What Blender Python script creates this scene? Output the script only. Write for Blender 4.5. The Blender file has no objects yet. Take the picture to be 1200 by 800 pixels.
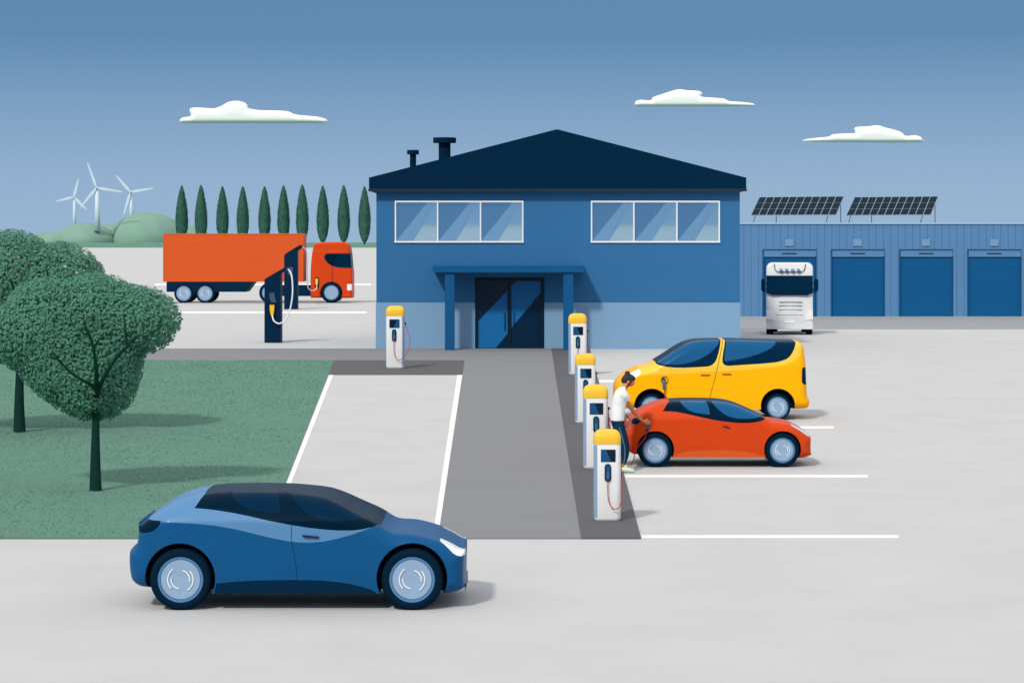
import bpy, bmesh, math, random
import numpy as np
from mathutils import Vector, Matrix
from mathutils.geometry import delaunay_2d_cdt

random.seed(7)
rng = np.random.default_rng(7)
S = bpy.context.scene
C = S.collection
PI = math.pi

# ------------------------------------------------------------------ camera model (metres <-> 1200x800 photo pixels)
F, YH, HC = 2600.0, 284.0, 4.3


def gz(d):
    """height of the terrain at distance d in front of the camera"""
    if d < 168: return 0.0
    if d < 310:
        t = (d - 168) / 142.0
        return 3.55 * t * t * (3 - 2 * t)
    if d < 326:
        t = (d - 310) / 16.0
        return 3.55 + 0.38 * t * t * (3 - 2 * t)
    return 3.93


def at(px, py, d):
    return Vector(((px - 600) * d / F, d, HC - (py - YH) * d / F))


def dist(py):
    """distance at which the ground is seen at photo row py"""
    lo, hi = 5.0, 6000.0
    for _ in range(60):
        m = (lo + hi) / 2
        if YH + (HC - gz(m)) * F / m > py: lo = m
        else: hi = m
    return lo


def gp(px, py):
    d = dist(py)
    return Vector(((px - 600) * d / F, d, gz(d)))


# ------------------------------------------------------------------ materials
EXPO = 1.28


def lin(c):
    c = c / 255.0
    return c / 12.92 if c <= 0.04045 else ((c + 0.055) / 1.055) ** 2.4


def rgb(c, k=1.0):
    return tuple(min(0.88, lin(v) / EXPO * k) for v in c) + (1.0,)


MATS = {}


def mat(name, col, rough=0.6, var=0.06, scale=3.0, bump=0.0, bscale=60.0, metal=0.0, coat=0.0, spec=0.18, island=0.0, k=1.0,
        translucent=0.0, stretch=(1, 1, 1), ior=1.5):
    if name in MATS: return MATS[name]
    m = bpy.data.materials.new(name); m.use_nodes = True
    nt = m.node_tree; N = nt.nodes; L = nt.links
    b = N['Principled BSDF']
    base = rgb(col, k)
    b.inputs['Roughness'].default_value = rough
    b.inputs['Metallic'].default_value = metal
    b.inputs['Coat Weight'].default_value = coat
    b.inputs['IOR'].default_value = ior
    b.inputs['Coat Roughness'].default_value = 0.06
    b.inputs['Specular IOR Level'].default_value = spec
    tc = N.new('ShaderNodeTexCoord')
    mp = N.new('ShaderNodeMapping'); mp.inputs['Scale'].default_value = stretch
    L.new(tc.outputs['Object'], mp.inputs['Vector'])
    no = N.new('ShaderNodeTexNoise'); no.inputs['Scale'].default_value = scale; no.inputs['Detail'].default_value = 6
    no.inputs['Roughness'].default_value = 0.65
    L.new(mp.outputs['Vector'], no.inputs['Vector'])
    hsv = N.new('ShaderNodeHueSaturation'); hsv.inputs['Color'].default_value = base
    mr = N.new('ShaderNodeMapRange')
    mr.inputs['From Min'].default_value = 0.25; mr.inputs['From Max'].default_value = 0.75
    mr.inputs['To Min'].default_value = 1 - var; mr.inputs['To Max'].default_value = 1 + var
    L.new(no.outputs['Fac'], mr.inputs['Value'])
    val = mr.outputs['Result']
    if island:
        ge = N.new('ShaderNodeNewGeometry')
        m2 = N.new('ShaderNodeMapRange'); m2.inputs['To Min'].default_value = 1 - island; m2.inputs['To Max'].default_value = 1 + island
        L.new(ge.outputs['Random Per Island'], m2.inputs['Value'])
        mu = N.new('ShaderNodeMath'); mu.operation = 'MULTIPLY'
        L.new(val, mu.inputs[0]); L.new(m2.outputs['Result'], mu.inputs[1]); val = mu.outputs[0]
    L.new(val, hsv.inputs['Value'])
    L.new(hsv.outputs['Color'], b.inputs['Base Color'])
    if bump:
        n2 = N.new('ShaderNodeTexNoise'); n2.inputs['Scale'].default_value = bscale; n2.inputs['Detail'].default_value = 4
        L.new(mp.outputs['Vector'], n2.inputs['Vector'])
        bu = N.new('ShaderNodeBump'); bu.inputs['Strength'].default_value = bump; bu.inputs['Distance'].default_value = 0.02
        L.new(n2.outputs['Fac'], bu.inputs['Height']); L.new(bu.outputs['Normal'], b.inputs['Normal'])
    if translucent:
        tr = N.new('ShaderNodeBsdfTranslucent'); L.new(hsv.outputs['Color'], tr.inputs['Color'])
        mx = N.new('ShaderNodeMixShader'); mx.inputs[0].default_value = translucent
        L.new(b.outputs[0], mx.inputs[1]); L.new(tr.outputs[0], mx.inputs[2])
        L.new(mx.outputs[0], N['Material Output'].inputs['Surface'])
    MATS[name] = m
    return m


NAVY = (0, 40, 68); NIGHT = (0, 30, 50); BLUE = (22, 88, 138); MID = (84, 130, 175); PALE = (150, 178, 208)
ORANGE = (217, 70, 20)
tarmac_m = mat('tarmac', (203, 203, 204), .9, .055, .5, .3, 40)
walk_m = mat('walkway_paving', (138, 139, 143), .85, .04, .6, .25, 30)
dark_m = mat('dark_paving', (99, 98, 103), .85, .05, .8, .25, 30)
line_m = mat('line_paint', (255, 255, 255), .7, .03, 2, .1, 40)
soil_m = mat('lawn_soil', (100, 140, 123), .95, .08, .8, .4, 20)
grass_m = mat('grass_blades', (112, 150, 136), .8, .07, .25, island=.10, k=1.6, translucent=.5)
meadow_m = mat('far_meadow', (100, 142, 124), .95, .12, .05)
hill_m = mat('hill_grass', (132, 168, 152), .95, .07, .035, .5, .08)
wall_m = mat('office_wall', (50, 113, 165), .7, .03, .5, .08, 25)
plinth_m = mat('office_plinth', (130, 169, 203), .7, .03, .7, .08, 25)
roof_m = mat('roof_sheet', NAVY, .7, .06, .8, spec=.04)
canopy_m = mat('canopy_paint', (20, 90, 142), .5, .03, 1, spec=.08)
white_m = mat('white_paint', (252, 252, 252), .4, .015, 2)
frame_m = mat('white_frame', (245, 248, 250), .4, .02, 2)
dframe_m = mat('door_frame', NIGHT, .4, .03, 2)
dglass_m = mat('door_glass', NAVY, .1, .02, 1, spec=.15)
door_glare_m = mat('door_painted_glare', (26, 100, 158), .25, .02, 1, spec=.1, k=1.25)  # reflection on the door glass, put into colour
mirror_m = mat('coated_glass', (190, 226, 250), .03, .02, .3, metal=.95)
ware_m = mat('ribbed_cladding', (92, 140, 186), .6, .04, .5)
shutter_m = mat('shutter', (18, 92, 146), .5, .03, .8, spec=.08)
lintel_m = mat('shutter_box', (96, 141, 184), .5, .03, .8)
lamp_m = mat('lamp_plate', (125, 162, 196), .5, .02, 1)
cap_m = mat('coping', (170, 198, 222), .5, .02, 1)
panel_m = mat('solar_cell', (0, 28, 46), .35, .05, 1, spec=.1)
grid_m = mat('solar_grid', (160, 190, 205), .5, .02, 1)
steel_m = mat('dark_steel', (30, 50, 70), .5, .05, 2)
ground_shade_m = mat('painted_ground_shade', (156, 160, 165), .9, .06, .5, .2, 30)  # shade on the tarmac, painted as one even grey
navy_m = mat('navy_metal', NAVY, .5, .04, 1, spec=.06)
tyre_m = mat('tyre_rubber', (2, 33, 53), .8, .06, 10, spec=.05)
rim_m = mat('rim_face', PALE, .4, .02, 4)
ring_m = mat('rim_ring', MID, .4, .02, 4)
under_m = mat('underbody', (0, 24, 40), .8, .05, 4)
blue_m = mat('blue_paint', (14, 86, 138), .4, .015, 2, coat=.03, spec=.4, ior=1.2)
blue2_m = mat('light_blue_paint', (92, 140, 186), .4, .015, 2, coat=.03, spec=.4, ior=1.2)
red_m = mat('orange_paint', ORANGE, .4, .015, 2, coat=.03, spec=.4, ior=1.2)
red2_m = mat('light_orange_paint', (224, 94, 40), .35, .015, 2, coat=.03, spec=.4, ior=1.2)
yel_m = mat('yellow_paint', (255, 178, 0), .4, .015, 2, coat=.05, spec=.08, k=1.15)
yel_hi_m = mat('yellow_painted_highlight', (255, 206, 66), .4, .015, 2, coat=.05)  # highlight on the van's upper side, put into colour
gl_m = mat('dark_glass', NAVY, .28, .02, 1, spec=.3, ior=1.14)
gl2_m = mat('darker_glass', (0, 31, 51), .3, .02, 1, spec=.3, ior=1.13)
glb_m = mat('blue_glass', (23, 90, 140), .2, .02, 1, spec=.4, ior=1.2)
lampw_m = mat('white_lens', (255, 255, 255), .15, .01, 2)
lampc_m = mat('clear_lens', (205, 222, 232), .15, .01, 2)
seam_m = mat('seam', (0, 34, 58), .6, .02, 2)
trail_m = mat('trailer_panel', (224, 90, 32), .5, .03, .4)
cap_y_m = mat('yellow_plastic', (255, 200, 56), .3, .015, 3, coat=.3)
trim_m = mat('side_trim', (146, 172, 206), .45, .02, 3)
screen_m = mat('screen', (0, 32, 54), .1, .02, 3)
screenb_m = mat('screen_blue', (22, 84, 135), .12, .02, 3)
conn_m = mat('connector', (50, 110, 160), .4, .03, 6)
conn2_m = mat('connector_grip', (66, 106, 140), .45, .03, 6)
red_cable_m = mat('red_cable', (196, 52, 46), .5, .03, 6)
white_cable_m = mat('white_cable', (245, 246, 248), .5, .02, 6)
white_lorry_m = mat('white_lorry_paint', (236, 237, 239), .35, .015, 1, coat=.05)
grey_m = mat('grille_grey', (196, 198, 202), .5, .02, 3)
skin_m = mat('skin', (232, 140, 96), .55, .03, 8)
shirt_m = mat('cotton_shirt', (252, 252, 252), .85, .02, 6, .2, 25)
jean_m = mat('navy_trousers', (0, 44, 72), .85, .05, 10)
stripe_m = mat('trouser_stripe', (88, 132, 160), .85, .03, 8)
hair_m = mat('hair', (52, 48, 54), .5, .15, 30, .5, 80, stretch=(1, 1, .3))
shoe_m = mat('shoe', (214, 234, 204), .6, .03, 8)
sole_m = mat('shoe_sole', (235, 240, 230), .6, .02, 8)
bark_m = mat('bark', (6, 52, 46), .9, .25, 9, .6, 22, stretch=(1, 1, .25))
leaf_m = mat('leaves', (66, 106, 90), .6, .10, .5, island=.10, k=2.9, translucent=.5)
leaf2_m = mat('leaves_far_tree', (64, 103, 88), .6, .10, .5, island=.10, k=2.9, translucent=.5)
cyp_m = mat('cypress_leaves', (50, 86, 74), .7, .12, .7, island=.25, k=3.2, translucent=.35)
turb_m = mat('turbine_white', (205, 220, 232), .6, .01, .1, k=1.2)
cloud_m = mat('cloud', (255, 255, 255), 1.0, .005, .02, spec=0.0, k=1.4)


# ------------------------------------------------------------------ mesh helpers
class MB:
    def __init__(s): s.v = []; s.f = []

    def add(s, v, f):
        n = len(s.v); s.v += [tuple(p) for p in v]; s.f += [tuple(i + n for i in q) for q in f]; return s

    def box(s, x0, x1, y0, y1, z0, z1, bev=0.0, seg=2):
        if bev <= 0:
            v = [(x, y, z) for z in (z0, z1) for y in (y0, y1) for x in (x0, x1)]
            return s.add(v, [(0, 2, 3, 1), (4, 5, 7, 6), (0, 1, 5, 4), (2, 6, 7, 3), (0, 4, 6, 2), (1, 3, 7, 5)])
        bm = bmesh.new(); bmesh.ops.create_cube(bm, size=1)
        for q in bm.verts:
            q.co = Vector(((x0 + x1) / 2 + q.co.x * (x1 - x0), (y0 + y1) / 2 + q.co.y * (y1 - y0), (z0 + z1) / 2 + q.co.z * (z1 - z0)))
        bmesh.ops.bevel(bm, geom=bm.edges[:], offset=bev, segments=seg, profile=.5, affect='EDGES')
        bm.verts.index_update()
        s.add([q.co for q in bm.verts], [[q.index for q in f.verts] for f in bm.faces]); bm.free(); return s

    def prism(s, pts, y0, y1):
        """polygon in (x, z) extruded from y0 (near) to y1"""
        a = sum(p[0] * q[1] - q[0] * p[1] for p, q in zip(pts, pts[1:] + pts[:1]))
        if a < 0: pts = pts[::-1]
        n = len(pts)
        v = [(x, y0, z) for x, z in pts] + [(x, y1, z) for x, z in pts]
        f = [tuple(range(n)), tuple(range(2 * n - 1, n - 1, -1))]
        f += [(i + n, (i + 1) % n + n, (i + 1) % n, i) for i in range(n)]
        return s.add(v, f)

    def lathe(s, prof, c, axis='Z', n=32, caps=True):
        """profile (radius, height) swept round an axis through c; closed solid if radii end at 0"""
        v = []; f = []
        for r, h in prof:
            for i in range(n):
                a = 2 * PI * i / n; x, y = r * math.cos(a), r * math.sin(a)
                v.append({'Z': (c[0] + x, c[1] + y, c[2] + h), 'Y': (c[0] + x, c[1] + h, c[2] - y), 'X': (c[0] + h, c[1] + x, c[2] + y)}[axis])
        for k in range(len(prof) - 1):
            for i in range(n):
                j = (i + 1) % n
                f.append((k * n + i, k * n + j, (k + 1) * n + j, (k + 1) * n + i))
        if caps: f.append(tuple(range(n - 1, -1, -1))); f.append(tuple((len(prof) - 1) * n + i for i in range(n)))
        return s.add(v, f)

    def tube(s, pts, r, n=8, taper=None):
        pts = [Vector(p) for p in pts]
        rr = r if isinstance(r, (list, tuple)) else [r] * len(pts)
        v = []; f = []; up = Vector((0.13, 0.2, 0.97)).normalized(); u = None
        for i, p in enumerate(pts):
            t = (pts[min(i + 1, len(pts) - 1)] - pts[max(i - 1, 0)]).normalized()
            if u is None: u = t.cross(up).normalized() if abs(t.dot(up)) < .95 else t.cross(Vector((1, 0, 0))).normalized()
            else: u = (u - t * u.dot(t)).normalized()
            w = t.cross(u)
            v += [p + (u * math.cos(2 * PI * k / n) + w * math.sin(2 * PI * k / n)) * rr[i] for k in range(n)]
        for i in range(len(pts) - 1):
            for k in range(n):
                j = (k + 1) % n
                f.append((i * n + k, i * n + j, (i + 1) * n + j, (i + 1) * n + k))
        f.append(tuple(range(n - 1, -1, -1))); f.append(tuple((len(pts) - 1) * n + k for k in range(n)))
        return s.add(v, f)

    def build(s, name, m, parent=None, smooth=False, loc=None):
        return link(name, s.v, s.f, m, parent, smooth, loc)


def link(name, v, f, m, parent=None, smooth=False, loc=None):
    me = bpy.data.meshes.new(name); me.from_pydata([tuple(p) for p in v], [], [tuple(q) for q in f]); me.update()
    if m: me.materials.append(m)
    o = bpy.data.objects.new(name, me); C.objects.link(o)
    if parent: o.parent = parent
    if loc is not None: o.location = loc
    if smooth is True: me.shade_smooth()
    elif smooth:
        me.shade_smooth(); me.set_sharp_from_angle(angle=math.radians(smooth))
    return o


def thing(name, label, cat, loc=(0, 0, 0), rz=0.0, group=None):
    o = bpy.data.objects.new(name, None); C.objects.link(o); o.empty_display_size = .3
    o.location = loc; o.rotation_euler = (0, 0, rz); tag(o, label, cat, group); return o


def tag(o, label, cat, group=None):
    o['label'] = label; o['category'] = cat
    if group: o['group'] = group
    return o


def dup(root, loc, label, scale=1.0):
    r = root.copy(); C.objects.link(r); r.location = loc; r.scale = (scale,) * 3; r['label'] = label
    for ch in list(root.children):
        c = ch.copy(); C.objects.link(c); c.parent = r
        for g in list(ch.children):
            e = g.copy(); C.objects.link(e); e.parent = c
    return r


def spline(pts, n=8, closed=False):
    P = [Vector(p) for p in pts]; out = []
    for i in range(len(P) - 1):
        a, b, c, d = P[max(i - 1, 0)], P[i], P[i + 1], P[min(i + 2, len(P) - 1)]
        for k in range(n):
            t = k / n
            out.append(.5 * ((2 * b) + (c - a) * t + (2 * a - 5 * b + 4 * c - d) * t * t + (3 * b - a - 3 * c + d) * t ** 3))
    out.append(P[-1]); return out


# ------------------------------------------------------------------ ground, paving, lawn
def terrain(name, x0, x1, rows, lift, m, nx=2):
    xs = [x0 + (x1 - x0) * i / nx for i in range(nx + 1)]
    v = [(x, d, gz(d) + lift) for d in rows for x in xs]; f = []
    w = nx + 1
    for r in range(len(rows) - 1):
        for i in range(nx): f.append((r * w + i, r * w + i + 1, (r + 1) * w + i + 1, (r + 1) * w + i))
    o = link(name, v, f, m, smooth=True); o['kind'] = 'structure'; return o


rows = [-400, -100, 0, 60, 120] + [168 + 142 * i / 24 for i in range(25)] + [310 + 16 * i / 6 for i in range(1, 7)]
terrain('ground', -4000, 4000, rows + [400, 700, 1500, 4000, 9000], 0, meadow_m)
terrain('parking_lot', -220, 260, [-380] + rows[2:-6], .006, tarmac_m)


def slab(name, px, top, m, z0=0.0, kind='structure'):
    pts = [gp(*p) for p in px]
    a = sum(p.x * q.y - q.x * p.y for p, q in zip(pts, pts[1:] + pts[:1]))
    if a < 0: pts = pts[::-1]
    n = len(pts)
    v = [(p.x, p.y, p.z + top) for p in pts] + [(p.x, p.y, p.z + z0) for p in pts]
    o = link(name, v, [tuple(range(n))] + [(i, i + n, (i + 1) % n + n, (i + 1) % n) for i in range(n)], m)
    o['kind'] = kind; return o


slab('walkway', [(-700, 409), (646, 409), (680.8, 632), (513.3, 632), (544.3, 423), (-700, 423)], .030, walk_m)
slab('charger_strip', [(646, 409), (691, 409), (751, 632), (680.8, 632)], .034, dark_m)
slab('charger_pad', [(391.5, 423), (544.3, 423), (542, 439.5), (385, 439.5)], .034, dark_m)
LAWN = [(-900, 423), (391.5, 423), (385, 439.5), (334.6, 567), (309, 632), (-900, 632)]
slab('lawn', LAWN, .035, soil_m)
slab('warehouse_shade_strip', [(862, 371.5), (1420, 371.5), (1420, 386), (862, 386)], .010, ground_shade_m)  # darker strip painted in place of shade along the warehouse foot
for px in ([(385, 439.5), (390.5, 439.5), (341, 567), (315.5, 632), (309, 632), (334.6, 567)],
           [(536, 439.5), (542, 439.5), (515, 620.5), (513.3, 632), (506.8, 632), (508.5, 620.5)],
           [(751, 627.6), (1053, 627.6), (1053, 630.4), (751.6, 630.4)],
           [(732, 556.8), (1017, 556.8), (1017, 559.4), (732.5, 559.4)],
           [(716, 499.8), (977, 499.8), (977, 502), (716.5, 502)],
           [(702, 445.6), (940, 445.6), (940, 447.8), (702.5, 447.8)],
           [(182, 332.6), (435, 332.6), (435, 334.2), (182, 334.2)],
           [(180, 365.2), (430, 365.2), (430, 367), (180, 367)]):
    slab('bay_line', px, .012, line_m)


def poly_in(x, y, P):
    r = np.zeros(x.shape, bool)
    for (x0, y0), (x1, y1) in zip(P, P[1:] + P[:1]):
        if y0 == y1: continue
        c = (y0 > y) != (y1 > y)
        r ^= c & (x < (x1 - x0) * (y - y0) / (y1 - y0) + x0)
    return r


def raw_mesh(name, V, nv, m, parent=None):
    """V: (faces*nv, 3) loose polygons of nv corners"""
    V = np.asarray(V, np.float32); nf = len(V) // nv
    me = bpy.data.meshes.new(name)
    me.vertices.add(len(V)); me.vertices.foreach_set('co', V.ravel())
    me.loops.add(len(V)); me.loops.foreach_set('vertex_index', np.arange(len(V), dtype=np.int32))
    me.polygons.add(nf); me.polygons.foreach_set('loop_start', np.arange(nf, dtype=np.int32) * nv)
    me.update(calc_edges=True); me.validate()
    me.materials.append(m)
    o = bpy.data.objects.new(name, me); C.objects.link(o)
    if parent: o.parent = parent
    return o


def grass(n=110000):
    P = [(p.x, p.y) for p in (gp(*q) for q in LAWN)]
    x = rng.uniform(-26, -4, n * 2); y = 31.9 + 50 * rng.uniform(0, 1, n * 2) ** 1.25
    keep = poly_in(x, y, P); x, y = x[keep][:n], y[keep][:n]; n = len(x)
    a = rng.uniform(0, 2 * PI, n); h = rng.uniform(.012, .034, n) * (.85 + .3 * np.sin(x * 1.3) * np.cos(y * .7)) ; w = rng.uniform(.008, .018, n) * (1 + (y - 32) / 30)
    lx, ly = rng.normal(0, .02, n), rng.normal(0, .02, n)
    A = np.stack([x - np.cos(a) * w, y - np.sin(a) * w, np.full(n, .034)], 1)
    B = np.stack([x + np.cos(a) * w, y + np.sin(a) * w, np.full(n, .034)], 1)
    T = np.stack([x + lx, y + ly, .034 + h], 1)
    o = raw_mesh('grass', np.stack([A, B, T], 1).reshape(-1, 3), 3, grass_m); o['kind'] = 'stuff'


grass()


# ------------------------------------------------------------------ office building
def office():
    d = dist(409); s = F / d; X = lambda p: (p - 654) / s; Z = lambda p: (409 - p) / s
    o = thing('office_building', 'two-storey blue office building with dark gabled roof and glass entrance', 'building', (at(654, 409, d).x, d, 0))
    dep = 13.5
    x0, x1 = X(441), X(867)
    zt, zp, zw0, zw1 = Z(224), Z(354.5), Z(284), Z(235.6)
    wx = [(X(462.6), X(613.4)), (X(692.4), X(843.6))]
    th = .25
    dx0, dx1, dz1 = X(556.7), X(637.8), Z(325.3)
    w = MB()
    # front wall built round the openings
    w.box(x0, x1, 0, th, zw1, zt); w.box(x0, wx[0][0], 0, th, zw0, zw1); w.box(wx[0][1], wx[1][0], 0, th, zw0, zw1); w.box(wx[1][1], x1, 0, th, zw0, zw1)
    w.box(x0, dx0, 0, th, zp, zw0); w.box(dx1, x1, 0, th, zp, zw0); w.box(dx0, dx1, 0, th, dz1, zw0)
    w.box(x0, x0 + th, th, dep, zp, zt); w.box(x1 - th, x1, th, dep, zp, zt); w.box(x0 + th, x1 - th, dep - th, dep, zp, zt)
    w.build('wall', wall_m, o)
    q = MB(); e = .02
    q.box(x0 - e, dx0, -e, th, 0, zp); q.box(dx1, x1 + e, -e, th, 0, zp); q.box(x0 - e, x0 + th, th, dep, 0, zp); q.box(x1 - th, x1 + e, th, dep, 0, zp)
    q.box(x0 + th, x1 - th, dep - th, dep, 0, zp)
    q.build('plinth', plinth_m, o)
    rx0, rx1, ze, zr = X(433), X(873.5), Z(209.5), Z(153)
    xa = X(652.5)
    r = MB().prism([(rx0, zt + .003), (rx1, zt + .003), (rx1, ze), (xa, zr), (rx0, ze)], -.35, dep + .35)
    roof = r.build('roof', roof_m, o)
    # ribs of the roof sheet and the verge trim, a little proud
    t = MB()
    for sgn, xe in ((-1, rx0), (1, rx1)):
        L = math.hypot(xa - xe, zr - ze); nx_, nz_ = (zr - ze) / L * sgn, abs(xa - xe) / L
        for k in range(24):
            y = -.3 + k * (dep + .6) / 23
            a, b = Vector((xe + sgn * .004, y, ze)), Vector((xa, y, zr)); n = Vector((nx_, 0, nz_)) * .035
            v = [a, a + n, b + n, b]; u = [p + Vector((0, .05, 0)) for p in v]
            t.add(v + u, [(0, 1, 2, 3), (7, 6, 5, 4), (1, 5, 6, 2), (0, 4, 5, 1)])
    t.build('standing_seam', roof_m, roof)
    g = MB()
    g.box(rx0 - .02, rx1 + .02, -.37, -.352, zt - .02, zt + .09)
    g.build('fascia_trim', steel_m, roof)
    for px0, px1, cx0, cx1, yt, yc, yy in ((514, 528, 508, 535, 161.5, 167.5, 3.0), (480.3, 487.7, 477, 491, 176, 181, 1.8)):
        k = (d + yy) / d
        cx = lambda p: ((p - 600) * k - 54) / s
        cz = lambda p: HC - (p - YH) * (d + yy) / F
        r0 = (cx(px1) - cx(px0)) / 2; xc = (cx(px0) + cx(px1)) / 2; r1 = (cx(cx1) - cx(cx0)) / 2
        ch = MB().lathe([(r0, cz(210) - .3), (r0, cz(yc) + .01)], (xc, yy, 0)).build('chimney', roof_m, roof, 40)
        MB().lathe([(r1, 0), (r1, cz(yt) - cz(yc))], (xc, yy, cz(yc))).build('chimney_cap', roof_m, ch, 40)
    # windows: frame in the opening, three coated panes each creased diagonally to shape a reflection streak
    for a, b in wx:
        fr = MB(); t = .055
        fr.box(a, b, -.03, .10, zw1 - t, zw1 + .012); fr.box(a - .012, b + .012, -.06, .10, zw0 - .012, zw0 + t)
        ms = [a + t / 2, a + (b - a) / 3, a + 2 * (b - a) / 3, b - t / 2]
        for m_ in ms: fr.box(m_ - t / 2, m_ + t / 2, -.03, .10, zw0 + t, zw1 - t)
        wn = fr.build('window', frame_m, o)
        for l, h in zip(ms[:-1], ms[1:]):
            l += t / 2; h -= t / 2; zl, zh = zw0 + t, zw1 - t; ww = h - l
            p1, p2 = l + ww * .42, l + ww * .77
            k1, k2 = math.radians(1.5), math.radians(-.4)
            v = []
            def pt(x, z): return (x, .06, z)
            # left facet reflects the sky higher up, right facet the sky lower down
            za = .0
            v = [(l, .06 + za, zl), (p1, .06, zl), (p2, .06, zh), (l, .06 + .075, zh), (h, .06 + .004, zl), (h, .06 - .01, zh)]
            link('pane', v, [(0, 1, 2, 3), (1, 4, 5, 2)], mirror_m, wn)
        MB().box(a - .02, b + .02, .16, .2, zw0 - .02, zw1 + .02).build('blind', wall_m, wn)
    # entrance: frame, two leaves, reflection streaks painted as thin strips
    lz = Z(329)
    df = MB(); m0, m1 = X(595), X(598.8)
    df.box(dx0, X(560), -.03, .12, 0, lz); df.box(X(633.8), dx1, -.03, .12, 0, lz); df.box(dx0, dx1, -.03, .12, lz, dz1); df.box(m0, m1, -.03, .10, 0, lz)
    df.box(X(560), m0, 0, .1, 0, .05); df.box(m1, X(633.8), 0, .1, 0, .05)
    door = df.build('entrance_door', dframe_m, o)
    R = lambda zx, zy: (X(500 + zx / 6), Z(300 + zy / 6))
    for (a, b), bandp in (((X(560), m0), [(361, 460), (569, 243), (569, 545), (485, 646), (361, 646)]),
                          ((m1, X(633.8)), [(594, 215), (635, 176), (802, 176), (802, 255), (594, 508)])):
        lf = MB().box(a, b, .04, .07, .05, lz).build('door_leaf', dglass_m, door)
        MB().prism([R(*p) for p in bandp], .033, .0385).build('painted_glare_band', door_glare_m, lf)
    hb = MB()
    for hx in (m0 - .12, m1 + .12): hb.tube([(hx, .0, .75), (hx, -.02, .78), (hx, -.02, 1.45), (hx, .0, 1.48)], .018)
    hb.build('pull_handle', steel_m, door, True)
    # entrance canopy on two posts
    cd = 1.5; kc = (d - cd) / d
    cx = lambda p: ((p - 600) * kc - 54) / s
    cz = lambda p: HC - (p - YH) * (d - cd) / F
    can = MB().box(cx(507.5), cx(685.3), -cd, -.022, cz(319.5), cz(311.2), .015).build('canopy', canopy_m, o)
    for a, b in ((521.2, 532.5), (660.3, 672)):
        MB().box(cx(a), cx(b), -cd + .08, -cd + .08 + cx(b) - cx(a), .03, cz(319.5) - .002, .012).build('canopy_post', canopy_m, can)


office()


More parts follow.
